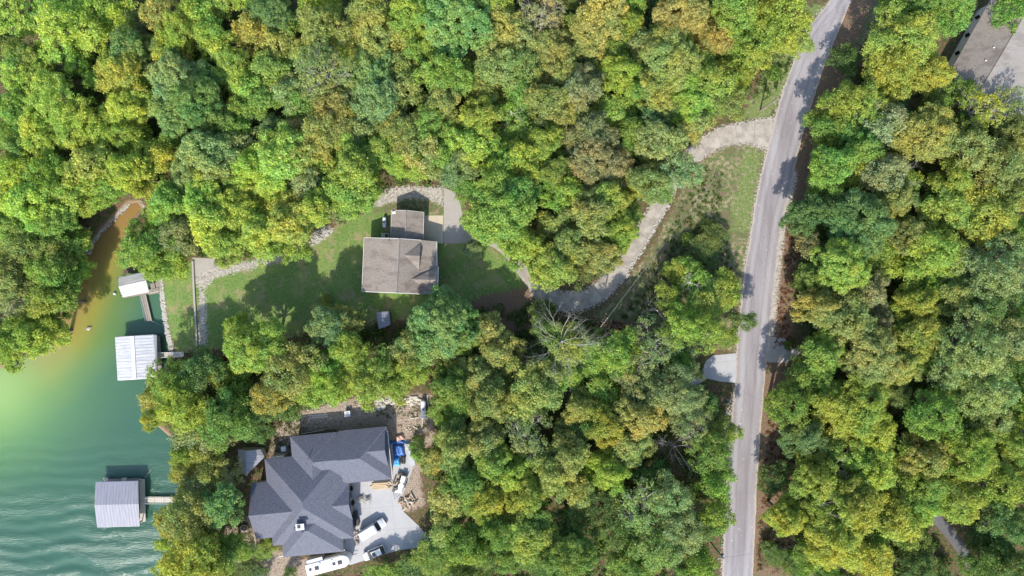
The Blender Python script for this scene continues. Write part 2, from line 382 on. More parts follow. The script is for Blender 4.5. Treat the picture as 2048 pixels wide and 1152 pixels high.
def build_ground():
    xs = np.concatenate([np.linspace(-900, -125, 12), np.arange(-120, 120.01, .5), np.linspace(125, 900, 12)])
    ys = np.concatenate([np.linspace(-900, -78, 12), np.arange(-72, 72.01, .5), np.linspace(78, 900, 12)])
    X, Y = np.meshgrid(xs, ys); sh = X.shape
    shore = sdf(X, Y, WPOLY); Z = gz(shore)
    nx, ny = len(xs), len(ys)
    co = np.stack([X, Y, Z], -1).reshape(-1, 3)
    i = np.arange(nx * ny).reshape(ny, nx)
    f = np.stack([i[:-1, :-1], i[:-1, 1:], i[1:, 1:], i[1:, :-1]], -1).reshape(-1, 4)
    me = bpy.data.meshes.new('ground'); me.vertices.add(len(co)); me.vertices.foreach_set('co', co.ravel())
    me.loops.add(f.size); me.loops.foreach_set('vertex_index', f.ravel().astype(np.int32))
    me.polygons.add(len(f)); me.polygons.foreach_set('loop_start', np.arange(0, f.size, 4, dtype=np.int32)); me.update(calc_edges=True)
    def put(name, a):
        at = me.attributes.new(name, 'FLOAT', 'POINT'); at.data.foreach_set('value', np.clip(a, -6, 6).ravel().astype(np.float32))
    put('shore', shore); put('lawn', sdf(X, Y, WP(lawn_px)))
    st = sdf(X, Y, WP(straw_px)); top = sdf(X, Y, WP(topclear_px))
    put('rough', np.maximum(np.maximum(sdf(X, Y, WP(rough_px)), st), top))
    put('verge', np.maximum(sdf(X, Y, WP(verge_px)), sdf(X, Y, WP(lawnstrip_px))))
    RR = [W(*p).xy for p in road_R]; RL = [W(*p).xy for p in road_L]
    put('leaves', np.maximum(line_d(X, Y, [p + Vector((2.0, 0)) for p in RR], [2.6] * len(RR)), np.maximum(np.maximum(sdf(X, Y, WP(botclear_px)), sdf(X, Y, WP([(960, 592), (1055, 572), (1095, 612), (1080, 660), (980, 665), (930, 620)]))), sdf(X, Y, WP([(1190, 635), (1230, 640), (1290, 640), (1330, 690), (1250, 700)])))))
    put('dirt', np.maximum(sdf(X, Y, WP(yard_px)), sdf(X, Y, WP(wyard_px))))
    g = np.full(sh, -9.)
    for p in gravels_px: g = np.maximum(g, sdf(X, Y, WP(p)))
    g = np.maximum(g, line_d(X, Y, DRIVE[:-4], [w + .12 for w in DW[:-4]]))
    g = np.maximum(g, line_d(X, Y, RL, [.15] * len(RL))); g = np.maximum(g, line_d(X, Y, RR[6:12], [.9] * 6))
    g = np.maximum(g, line_d(X, Y, [W(*p).xy for p in [(178, 506), (200, 478), (228, 452), (262, 424), (275, 412)]], [.7, .8, 1, 1.3, 1.0]))
    put('gravel', g)
    tag(link('ground', me, 'ground'), kind='structure')
build_ground()

def build_water():
    xs = np.concatenate([np.linspace(-900, -135, 8), np.arange(-130, -60, .6), [-40]]); ys = np.concatenate([np.linspace(-900, -85, 8), np.arange(-80, 25, .6)])
    X, Y = np.meshgrid(xs, ys); nx, ny = len(xs), len(ys)
    co = np.stack([X, Y, np.full(X.shape, -.8)], -1).reshape(-1, 3); i = np.arange(nx * ny).reshape(ny, nx)
    f = np.stack([i[:-1, :-1], i[:-1, 1:], i[1:, 1:], i[1:, :-1]], -1).reshape(-1, 4)
    me = bpy.data.meshes.new('lake_water'); me.vertices.add(len(co)); me.vertices.foreach_set('co', co.ravel())
    me.loops.add(f.size); me.loops.foreach_set('vertex_index', f.ravel().astype(np.int32))
    me.polygons.add(len(f)); me.polygons.foreach_set('loop_start', np.arange(0, f.size, 4, dtype=np.int32)); me.update(calc_edges=True)
    # silt: distance from the western bank (metres) and depth of the cove
    bank = [W(*p).xy for p in [(-300, 900), (0, 738), (60, 706), (110, 650), (138, 590), (160, 530), (178, 500), (205, 462), (235, 430), (268, 408)]]
    d = -line_d(X, Y, bank, [0] * len(bank))
    d2 = -line_d(X, Y, [W(*p).xy for p in [(-200, 860), (-20, 780)]], [0, 0])
    yy = (576 - 10 * Y)                                       # photo rows
    stops = [0, 2.6, 5.5, 9, 14, 24, 60]
    near = np.array([(.30, .20, .07), (.33, .24, .07), (.27, .26, .06), (.14, .22, .075), (.075, .165, .085), (.055, .135, .085), (.045, .12, .085)])
    C = np.stack([np.interp(d, stops, near[:, k]) for k in range(3)], -1)
    head = np.clip((560 - yy) / 130, 0, 1)[..., None]          # brown shallows at the head of the cove
    hd = np.clip(1 - (d[..., None] - 2) / 6, 0, 1)
    C = C * (1 - head * hd * .8) + np.array((.30, .19, .07)) * head * hd * .8
    plume = np.exp(-(d2 / 13) ** 2)[..., None]
    C = C * (1 - plume * .9) + np.array((.19, .36, .12)) * plume * .9
    core = np.exp(-(d2 / 6.5) ** 2)[..., None]
    C = C * (1 - core * .35) + np.array((.42, .50, .18)) * core * .35
    C = np.concatenate([C, np.ones(X.shape + (1,))], -1).astype(np.float32)
    at = me.attributes.new('wcol', 'FLOAT_COLOR', 'POINT'); at.data.foreach_set('color', C.ravel())
    rp = np.clip((yy - 850) / 230, 0, 1.15)
    at = me.attributes.new('ripple', 'FLOAT', 'POINT'); at.data.foreach_set('value', rp.ravel().astype(np.float32))
    tag(link('lake_water', me, 'water'), kind='structure')
build_water()

def resample(pts, step):
    out = []
    for i in range(len(pts) - 1):
        a = Vector(pts[i]); b = Vector(pts[i + 1]); n = max(1, int((b - a).length / step))
        out += [a.lerp(b, j / n) for j in range(n)]
    return out + [Vector(pts[-1])]
def smooth_pts(pts, it=2):
    pts = [Vector(p) for p in pts]
    for _ in range(it):
        q = [pts[0]]
        for i in range(len(pts) - 1): q += [pts[i].lerp(pts[i + 1], .25), pts[i].lerp(pts[i + 1], .75)]
        q.append(pts[-1]); pts = q
    return pts
def strip(name, left, right, z, mat, kind='structure', thick=.12, nseg=6):
    """a paved band between two edges, with an edge-distance attribute"""
    n = len(left); m = MB(); ev = []; al = []; s = 0
    for i in range(n):
        if i: s += ((left[i] + right[i]) / 2 - (left[i - 1] + right[i - 1]) / 2).length
        for j in range(nseg + 1):
            p = left[i].lerp(right[i], j / nseg); m.v.append((p.x, p.y, z)); w = (right[i] - left[i]).length
            ev.append(min(j, nseg - j) / nseg * w); al.append(s)
    for i in range(n - 1):
        for j in range(nseg):
            a = i * (nseg + 1) + j; m.f.append((a, a + nseg + 1, a + nseg + 2, a + 1))
    me = m.mesh(name)
    for nm, arr in (('edge', ev), ('along', al)):
        at = me.attributes.new(nm, 'FLOAT', 'POINT'); at.data.foreach_set('value', np.array(arr, np.float32))
    o = link(name, me, mat); 
    if o.data.polygons[0].normal.z < 0: o.data.flip_normals()
    tag(o, kind=kind); return o
def jag(pts, amp, seed):
    r = random.Random(seed); return [p + Vector((r.uniform(-amp, amp), 0)) for p in pts]
def rows(pts, n=90):
    ys = np.linspace(pts[0][1], pts[-1][1], n); xs = np.interp(ys, [p[1] for p in pts], [p[0] for p in pts])
    k = np.ones(7) / 7; xs[3:-3] = np.convolve(xs, k, 'valid')
    return [W(x, y).xy for x, y in zip(xs, ys)]
strip('road', jag(rows(road_L, 200), .07, 1), jag(rows(road_R, 200), .07, 2), .024, 'asphalt', nseg=12)
cp = smooth_pts([Vector((p[0], p[1], p[2])) for p in drive], 2)
L_, R_ = [], []
for i, p in enumerate(cp):
    t = (cp[min(i + 1, len(cp) - 1)] - cp[max(i - 1, 0)]).xy.normalized(); nn = Vector((-t.y, t.x))
    wv = p.z / 2 * .84
    a = p.xy + nn * wv; b = p.xy - nn * wv
    L_.append(W(a.x, a.y).xy); R_.append(W(b.x, b.y).xy)
strip('driveway', L_, R_, .016, 'concrete')
lp = smooth_pts([Vector((p.x, p.y)) for p in LANE], 2); L_, R_ = [], []
for i, p in enumerate(lp):
    t = (lp[min(i + 1, len(lp) - 1)] - lp[max(i - 1, 0)]).normalized(); nn = Vector((-t.y, t.x)); L_.append(p + nn * 1.05); R_.append(p - nn * 1.05)
strip('lane', L_, R_, .016, 'shaded_asphalt')
def slab(name, pts, z, mat, z0=-.2):
    m = MB().prism([W(*p).xy for p in pts], z0, z); return tag(m.build(name, mat), kind='structure')
slab('driveway_apron', [(1412, 722), (1425, 711), (1477, 706), (1471, 766), (1440, 763), (1415, 757), (1360, 790), (1350, 775), (1400, 750)], .012, 'pale_concrete')
slab('driveway_apron', [(1537, 672), (1570, 678), (1600, 706), (1592, 716), (1570, 726), (1533, 724)], .012, 'grey_concrete')
slab('parking_pad', [(888, 376), (915, 385), (925, 430), (945, 462), (955, 486), (888, 487)], .012, 'grey_concrete')
slab('patio', [(848, 431), (886.5, 431), (886.5, 487), (848, 487)], .04, 'patio_concrete')
slab('path', [(385, 515), (430, 517), (425, 535), (412, 545), (388, 546)], .014, 'grey_concrete')
slab('forecourt', [(700, 966), (745, 962), (783, 960), (788, 968), (784, 905), (778, 882), (818, 880), (832, 896), (828, 930), (812, 975), (800, 1000), (806, 1022), (838, 1052), (857, 1075), (858, 1092), (800, 1100), (770, 1108), (700, 1130), (680, 1105)], .05, 'pale_concrete')

# ------------------------------------------------------------------ roofs
def clip_poly(poly, f):
    out = []; n = len(poly)
    for i in range(n):
        a, b = poly[i], poly[(i + 1) % n]; fa, fb = f(a), f(b)
        if fa >= 0: out.append(a)
        if (fa >= 0) != (fb >= 0):
            t = fa / (fa - fb); out.append(a + (b - a) * t)
    return out
def roof_mass(mb_roof, mb_wall, foot, slopes, eave, over=.45, base=0.0, thick=.16, walls=True):
    """foot: CCW 2-D corners; slopes[i] rise/run of the plane rising from edge i (None = gable)"""
    foot = [Vector(p) for p in foot]; n = len(foot); pl = []
    for i in range(n):
        if slopes[i] is None: continue
        a, b = foot[i], foot[(i + 1) % n]; t = (b - a).normalized(); nn = Vector((-t.y, t.x)); e = eave[i] if isinstance(eave, (list, tuple)) else eave
        pl.append((a, nn, slopes[i], e))
    hgt = lambda p, q: q[3] + q[2] * (p - q[0]).dot(q[1])
    for q in pl:
        poly = foot[:]
        for r in pl:
            if r is q: continue
            poly = clip_poly(poly, lambda p: hgt(p, r) - hgt(p, q))
            if len(poly) < 3: break
        if len(poly) < 3: continue
        top = [(p.x, p.y, hgt(p, q)) for p in poly]; m = len(top)
        mb_roof.add(top + [(x, y, z - thick) for x, y, z in top], [tuple(range(m)), tuple(range(2 * m - 1, m - 1, -1))] + [(m + i, m + (i + 1) % m, (i + 1) % m, i) for i in range(m)])
    if walls and mb_wall is not None:
        c = sum(foot, Vector((0, 0))) / n; w = []
        for i in range(n):
            a, b, p0 = foot[i], foot[(i + 1) % n], foot[i - 1]
            t1 = (b - a).normalized(); t0 = (a - p0).normalized(); w.append(a + Vector((-t1.y, t1.x)) * over + Vector((-t0.y, t0.x)) * over)
        H_ = lambda p: min(hgt(p, q) for q in pl) - thick - .01
        for i in range(n):
            a, b = w[i], w[(i + 1) % n]; K = 12; pts = [a.lerp(b, k / K) for k in range(K + 1)]
            mb_wall.add([(a.x, a.y, base), (b.x, b.y, base)] + [(p.x, p.y, H_(p)) for p in reversed(pts)], [tuple(range(K + 3))])
def hip_cap(m, a, b, r=.09): m.tube([a, b], r, 5)

def window(parent, c, rz, w=1.1, h=1.3):
    f = MB().box((0, 0, 0), (w + .2, .10, h + .2)); o = f.build('window', 'white_trim', parent); o.location = c; o.rotation_euler = (0, 0, rz)
    g = MB().box((0, -.03, 0), (w, .10, h)); p = g.build('pane', 'glass', o); return o

# ---- the tan house
def tan_house():
    E, T = 3.5, 6.2
    root = empty('house', W(800, 532), 0, 'tan shingled two dormer house standing in the middle of the lawn', 'house')
    o0 = root.location.copy()
    L = lambda px, py, z: W(px, py, z) - o0
    rf = MB(); th = .18
    NW, NE0 = L(728.3, 475.3, E), L(842, 480.2, E + .6); NE = L(873.3, 483, E)
    SW = L(723.8, 582.7, E); RN, RS = L(798.8, 477.0, T), L(792.8, 585.6, T); SE0 = L(840, 587.8, E + .6); SE = L(874, 589.3, E)
    def panel(m, pts):
        n = len(pts); m.add(list(pts) + [p - Vector((0, 0, th)) for p in pts], [tuple(range(n)), tuple(range(2 * n - 1, n - 1, -1))] + [(n + i, n + (i + 1) % n, (i + 1) % n, i) for i in range(n)])
    panel(rf, [NW, SW, RS, RN]); roof = rf.build('roof', 'tan_shingle', root)
    rf = MB(); panel(rf, [RN, RS, SE0, NE0]); rf.build('roof', 'tan_shingle', root)
    rf = MB(); panel(rf, [NE0, SE0, SE, NE]); rf.build('porch_roof', 'tan_shingle', root)
    MB().tube([RN + Vector((0, 0, .05)), RS + Vector((0, 0, .05))], .13, 6).build('ridge_cap', 'pale_shingle', root)
    # dormer with an eastward gable and the larger porch gable
    a, b, c, d = L(809.6, 510.6, T - .45), L(841.5, 487, 4.3), L(839.5, 512, 5.7), L(838, 540, 4.3)
    m = MB(); panel(m, [a, c, b]); panel(m, [a, d, c]); dm = m.build('dormer', 'tan_shingle', root)
    MB().poly([b + Vector((-.06, 0, -.15)), c + Vector((-.06, 0, -.15)), d + Vector((-.06, 0, -.15)), d + Vector((-.3, 0, -1.2)), b + Vector((-.3, 0, -1.2))]).build('dormer_wall', 'siding', root)
    a, b, c, d = L(822.7, 558.5, T - 1.1), L(876.8, 533.5, E + .1), L(876, 560, 4.95), L(874.5, 589.6, E + .1)
    b2, d2 = L(846, 547, T - 1.9), L(841, 574, T - 1.9)
    m = MB(); panel(m, [a, c, b]); panel(m, [a, d, c]); m.build('porch_gable', 'tan_shingle', root)
    MB().poly([b + Vector((-.25, 0, -.2)), d + Vector((-.25, 0, -.2)), c + Vector((-.25, 0, -.2))]).build('gable_wall', 'siding', root)
    # walls
    w = MB(); wx0, wx1 = NW.x + .55, L(843, 530, E).x; y0, y1 = SW.y + .5, NW.y - .5; zt = E - .05
    rx = (RN.x + RS.x) / 2
    w.add([(wx0, y0, 0), (wx1, y0, 0), (wx1, y0, zt + .5), (rx, y0, T - .3), (wx0, y0, zt)], [(0, 1, 2, 3, 4)])
    w.add([(wx0, y1, 0), (wx1, y1, 0), (wx1, y1, zt + .5), (rx, y1, T - .3), (wx0, y1, zt)], [(4, 3, 2, 1, 0)])
    w.add([(wx0, y0, 0), (wx0, y1, 0), (wx0, y1, zt), (wx0, y0, zt)], [(3, 2, 1, 0)])
    w.add([(wx1, y0, 0), (wx1, y1, 0), (wx1, y1, zt + .5), (wx1, y0, zt + .5)], [(0, 1, 2, 3)])
    w.build('wall', 'siding', root)
    pd = MB().box((wx1 + 1.35, (y0 + y1) / 2, .9), (2.7, y1 - y0, .18)); pd.build('porch_deck', 'weathered_wood', root)
    for k in range(5):
        yy = y0 + .2 + (y1 - y0 - .4) * k / 4; MB().box((wx1 + 2.55, yy, 2.0), (.16, .16, 2.5)).build('porch_post', 'white_trim', root)
    for k in range(4): window(root, Vector((wx0 - .03, y0 + 1.6 + k * 2.3, 2.1)), R(-90))
    for k in range(3): window(root, Vector((wx0 + 1.8 + k * 3.6, y0 - .03, 2.1)), 0); window(root, Vector((wx1 + .03, y0 + 1.6 + k * 3, 2.0)), R(90))
    MB().box((wx1 + .05, (y0 + y1) / 2 - .1, 2.0), (.08, 1.0, 2.1)).build('door', 'dark_wood', root)
    MB().tube([L(777, 483, 5.3), L(777, 483, 5.9)], .07, 8).build('vent_pipe', 'grey_steel', root)
    for p, q, nm in ((NW, SW, 'gutter'), (NE, L(874, 533, E), 'gutter'), (NW, RN, 'barge_board'), (RN, NE0, 'barge_board'), (SW, RS, 'barge_board'), (RS, SE0, 'barge_board')):
        MB().tube([p - Vector((0, 0, .06)), q - Vector((0, 0, .06))], .075, 6).build(nm, 'white_trim', root)
    MB().tube([c, b], .07, 6).build('barge_board', 'white_trim', root); MB().tube([c, d], .07, 6).build('barge_board', 'white_trim', root)
    # garage
    g = empty('garage', W(815, 452), 0, 'tan roofed garage with one white roof vent, joined to the house', 'garage'); o1 = g.location
    L = lambda px, py, z: W(px, py, z) - o1
    e, t = 2.9, 4.3
    p = dict(NW=L(783, 420.5, e), NR=L(812.5, 420.6, t), NE=L(847.6, 424.6, e), SE=L(846, 482, e), SR=L(811, 480, t), SW=L(781.3, 479, e))
    m = MB(); panel(m, [p['NW'], p['SW'], p['SR'], p['NR']]); m.build('roof', 'tan_shingle', g)
    m = MB(); panel(m, [p['NR'], p['SR'], p['SE'], p['NE']]); m.build('roof', 'tan_shingle', g)
    MB().tube([p['NR'] + Vector((0, 0, .04)), p['SR'] + Vector((0, 0, .04))], .1, 6).build('ridge_cap', 'pale_shingle', g)
    x0, x1, y1, y0 = p['NW'].x + .35, p['NE'].x - .35, p['NW'].y - .35, p['SW'].y; xr = p['NR'].x
    w = MB(); w.add([(x0, y1, 0), (x1, y1, 0), (x1, y1, e - .1), (xr, y1, t - .2), (x0, y1, e - .1)], [(4, 3, 2, 1, 0)])
    w.add([(x0, y0, 0), (x0, y1, 0), (x0, y1, e - .1), (x0, y0, e - .1)], [(3, 2, 1, 0)]); w.add([(x1, y0, 0), (x1, y1, 0), (x1, y1, e - .1), (x1, y0, e - .1)], [(0, 1, 2, 3)])
    w.build('wall', 'siding', g)
    MB().box((x1 + .04, (y0 + y1) / 2, 1.15), (.06, 3.6, 2.2)).build('garage_door', 'white_trim', g)
    for a_, b_ in (('NW', 'SW'), ('NE', 'SE'), ('NW', 'NR'), ('NR', 'NE')): MB().tube([p[a_] - Vector((0, 0, .05)), p[b_] - Vector((0, 0, .05))], .06, 6).build('gutter' if b_[0] == 'S' else 'barge_board', 'white_trim', g)
    v = L(788, 425, 3.25); MB().box(v, (.85, .55, .35), .1, .8).build('roof_vent', 'white_paint', g)
tan_house()

# ---- the slate-blue house: overlapping hip and gable masses in a frame turned 5.5 degrees
def blue_house():
    O = W(612, 1000); ang = R(5.5)
    root = empty('house', O, ang, 'big slate blue house with many hips and gables beside the lake', 'house')
    rot = Matrix.Rotation(-ang, 2)
    def Lp(px, py, z): return rot @ (W(px, py, z).xy - O.xy)
    def rect(pxs, z):   # NW, SE pixels -> local rectangle CCW (S, E, N, W edges)
        a = Lp(*pxs[0], z); b = Lp(*pxs[1], z); return [Vector((a.x, b.y)), Vector((b.x, b.y)), Vector((b.x, a.y)), Vector((a.x, a.y))]
    e = 3.4; S = .52
    masses = [
        ([(529, 918), (708, 1076)], (S, S, S, S), e),
        ([(580, 873), (684, 1008)], (None, S, S, S), e), ([(580.5, 873.4), (700, 962)], (S, None, S, S), e - .02),
        ([(677, 861.8), (783, 958)], (S, S, S, None), e + .22),
        ([(690, 862.6), (777.5, 936)], (S, None, S, None), e + .2),
        ([(502.5, 966), (640, 1066)], (S, None, S, None), e),
        ([(556, 1000), (687.5, 1103)], (S, S, S, S), e - .1),
        ([(612, 975.5), (705.5, 1040)], (S, None, S, None), e - .1),
    ]
    walls = MB(); caps = MB()
    for pxs, sl_, ev in masses:
        r = MB(); roof_mass(r, walls, rect(pxs, ev), sl_, ev, over=.5); r.build('roof', 'slate_shingle', root)
    walls.build('wall', 'stone_wall', root)
    def at(px, py, z): p = Lp(px, py, z); return Vector((p.x, p.y, z))
    c = empty_child = MB().box(at(600, 1056, 6.2), (1.5, 1.1, 2.6), 0).build('chimney', 'slate_shingle', root)
    m = MB().box(at(600, 1054, 7.62), (1.6, 1.15, .22)); m.build('chimney_cap', 'white_paint', c)
    MB().box(at(597.5, 1054, 7.80), (.55, .55, .14)).build('flue', 'black_plastic', c)
    MB().tube([at(613, 927, 6.0), at(613, 927, 6.9)], .09, 8).build('vent_pipe', 'black_plastic', root)
    MB().tube([at(690, 1100, 3.25), at(557, 1113.5, 3.25)], .07, 6).build('gutter', 'white_trim', root)
    E1 = at(785, 958, 3.4); E2 = at(775, 862, 3.4); MB().tube([E1, E2], .07, 6).build('gutter', 'white_trim', root)
    p = at(711, 1020, 1.3)
    for k, (px, py) in enumerate(((709, 990), (711, 1030), (713, 1058))):
        window(root, at(px - 8, py, 1.6), R(90), 1.4, 1.2)
    for k in range(3): window(root, at(600 + k * 32, 1098 - k * 3, 1.6) , 0, 1.4, 1.2)
    for k in range(4): window(root, at(600 + k * 40, 877 - k * 4, 1.7), R(180), 1.2, 1.2)
    # low flat deck roof on the north-west corner and stone chimney stack
    MB().box(at(560, 914, 1.6), (2.6, 1.0, 3.2)).build('entry_block', 'beige', root)
    # back deck with rail
    MB().box(at(640, 866, 1.1), (6.5, 1.0, .12)).build('deck', 'dark_wood', root)
    rl = MB()
    a = at(602, 868, 2.1); b = at(648, 860, 2.1); rl.tube([a, b], .04, 5)
    for k in range(9):
        q = a.lerp(b, k / 8); rl.tube([q, q - Vector((0, 0, 1))], .03, 4)
    rl.build('deck_rail', 'white_trim', root)
blue_house()

# ---- house in the top right corner
def corner_house():
    E, T = 4.6, 7.4
    root = empty('house', W(1990, 110), 0, 'corner house with brown west slope and pale east slope', 'house'); o0 = root.location.copy()
    L = lambda px, py, z: W(px, py, z) - o0
    th = Vector((0, 0, .2))
    def panel(nm, pts, mat):
        n = len(pts); MB().add(list(pts) + [p - th for p in pts], [tuple(range(n)), tuple(range(2 * n - 1, n - 1, -1))] + [(n + i, n + (i + 1) % n, (i + 1) % n, i) for i in range(n)]).build(nm, mat, root)
    nw, sw = L(1984, -6, E), L(1884, 172, E); rn, rs = L(2062, 8, T), L(1950, 198, T); ne, se = L(2170, 25, E - .6), L(2050, 235, E - .6)
    panel('roof', [nw, sw, rs, rn], 'tan_shingle'); panel('roof', [rn, rs, se, ne], 'pale_shingle')
    MB().tube([rn + Vector((0, 0, .03)), rs + Vector((0, 0, .03))], .09, 6).build('ridge_cap', 'tan_shingle', root)
    for px, py in ((1988, 95), (1972, 121), (2008, 92)):
        z = 6.0; MB().tube([L(px, py, 5.6), L(px, py, 6.9)], .14, 8).build('vent_pipe', 'white_paint', root)
    c = (nw + se) / 2
    q = [c + (p - c) * .93 for p in (nw, sw, se, ne)]
    w = MB()
    for i in range(4):
        a, b = q[i], q[(i + 1) % 4]; 
        pts = [(a.x, a.y, 0), (b.x, b.y, 0), (b.x, b.y, b.z - .15)]
        if i in (1, 3): mp = (a + b) / 2 + (rs if i == 1 else rn) * 0; r_ = c + ((rs if i == 1 else rn) - c) * .93; pts.append((r_.x, r_.y, T - .35))
        pts.append((a.x, a.y, a.z - .15)); w.poly(pts)
    w.build('wall', 'siding', root)
    for k in range(4):
        p = q[0].lerp(q[1], .15 + k * .22); window(root, Vector((p.x - .05, p.y + .02, 2.4)), R(-61))
    d = MB().box(L(1912, 196, 1.6), (3.2, 2.2, .15), R(-30)); d.build('deck', 'weathered_wood', root)
    for sx in (-1, 1): MB().box(L(1912 + sx * 12, 198, .8), (.15, .15, 1.5)).build('deck_post', 'weathered_wood', root)
corner_house()

# ---- small sheds
def gable_shed(name, label, cor, e, t, mat, wall, cat='shed'):
    """cor: NW, ridgeN, NE, SE, ridgeS, SW pixels"""
    cx = sum(p[0] for p in cor) / 6; cy = sum(p[1] for p in cor) / 6
    root = empty(name, W(cx, cy), 0, label, cat); o0 = root.location.copy()
    L = lambda p, z: W(p[0], p[1], z) - o0
    P_ = [L(cor[0], e), L(cor[1], t), L(cor[2], e), L(cor[3], e), L(cor[4], t), L(cor[5], e)]
    th = Vector((0, 0, .07))
    for idx in ((0, 5, 4, 1), (1, 4, 3, 2)):
        pts = [P_[i] for i in idx]; MB().add(pts + [p - th for p in pts], [(0, 1, 2, 3), (7, 6, 5, 4), (4, 5, 1, 0), (5, 6, 2, 1), (6, 7, 3, 2), (7, 4, 0, 3)]).build('roof', mat, root)
    MB().tube([P_[1] + Vector((0, 0, .02)), P_[4] + Vector((0, 0, .02))], .05, 5).build('ridge_cap', mat, root)
    c = sum(P_, Vector()) / 6; q = [Vector((c.x + (p.x - c.x) * .93, c.y + (p.y - c.y) * .93, p.z - .1)) for p in P_]
    w = MB()
    for i in ((0, 1, 2), (3, 4, 5)):
        w.poly([(q[i[0]].x, q[i[0]].y, 0), (q[i[2]].x, q[i[2]].y, 0), q[i[2]], q[i[1]], q[i[0]]])
    for a, b in ((2, 3), (5, 0)): w.poly([(q[a].x, q[a].y, 0), (q[b].x, q[b].y, 0), q[b], q[a]])
    w.build('wall', wall, root)
    a, b = q[5], q[3]; m = (a + b) / 2; d = MB().box((0, 0, 1), (.95, .08, 1.95)).build('door', 'dark_wood', root)
    d.location = (m.x, min(a.y, b.y) + abs(a.y - b.y) / 2 - .04, 0); d.rotation_euler = (0, 0, math.atan2(b.y - a.y, b.x - a.x))
    return root
gable_shed('shed', 'small metal roofed shed below the tan house among the trees', [(752.7, 625), (765, 623.5), (778, 623), (781, 649), (768.5, 655), (757, 658)], 2.2, 2.8, 'shed_metal_roof', 'dark_wood')
gable_shed('shed', 'grey ribbed metal shed between the lake trees and the blue house', [(476, 898.7), (493, 902), (521, 899), (529, 914), (492, 951), (478, 944)], 2.3, 3.3, 'grey_metal_roof', 'beige')

# ------------------------------------------------------------------ docks
WZ = -.8
def planks(m, a, b, w, z, n, th=.1, gap=.04):
    """boards laid across the run from a to b (world xy)"""
    a = Vector(a); b = Vector(b); t = (b - a); L = t.length; t.normalize(); rz = math.atan2(t.y, t.x)
    for i in range(n):
        p = a + t * (L * (i + .5) / n); m.box((p.x, p.y, z + random.uniform(-.01, .01)), (L / n - gap, w * random.uniform(.985, 1.015), th), rz)
def boathouse(name, label, cor, e, t, mat, wall_posts=3, rise_axis='x'):
    cx = sum(p[0] for p in cor) / 6; cy = sum(p[1] for p in cor) / 6
    root = empty(name, W(cx, cy, WZ), 0, label, 'boathouse'); o0 = root.location.copy()
    L = lambda p, z: W(p[0], p[1], z) - o0
    P_ = [L(cor[0], e), L(cor[1], t), L(cor[2], e), L(cor[3], e), L(cor[4], t), L(cor[5], e)]; th = Vector((0, 0, .08))
    for idx in ((0, 5, 4, 1), (1, 4, 3, 2)):
        pts = [P_[i] for i in idx]; MB().add(pts + [p - th for p in pts], [(0, 1, 2, 3), (7, 6, 5, 4), (4, 5, 1, 0), (5, 6, 2, 1), (6, 7, 3, 2), (7, 4, 0, 3)]).build('roof', mat, root)
    ft = MB()
    for i in range(6): ft.tube([P_[i] - Vector((0, 0, .1)), P_[(i + 1) % 6] - Vector((0, 0, .1))], .06, 5)
    ft.build('fascia', 'white_trim', root)
    c = sum(P_, Vector()) / 6; q = [c + (p - c) * .9 for p in P_]
    for a, b in ((q[0], q[5]), (q[2], q[3])):
        for k in range(4):
            p = a.lerp(b, k / 3); MB().box((p.x, p.y, (e - o0.z) / 2 - .5), (.18, .18, e - o0.z + .8)).build('post', 'weathered_wood', root)
    dk = MB()
    for a, b in ((q[0], q[5]), (q[2], q[3]), (q[0], q[2])): planks(dk, a.xy, b.xy, 1.0, .45, 30)
    dk.build('deck', 'weathered_wood', root)
    for a, b in ((q[0], q[5]), (q[2], q[3])):
        m_ = (a + b) / 2; MB().box((m_.x, m_.y, .1), (.8, (a - b).length * .9, .5), math.atan2((b - a).y, (b - a).x) - R(90)).build('float', 'black_plastic', root)
    return root, L, P_
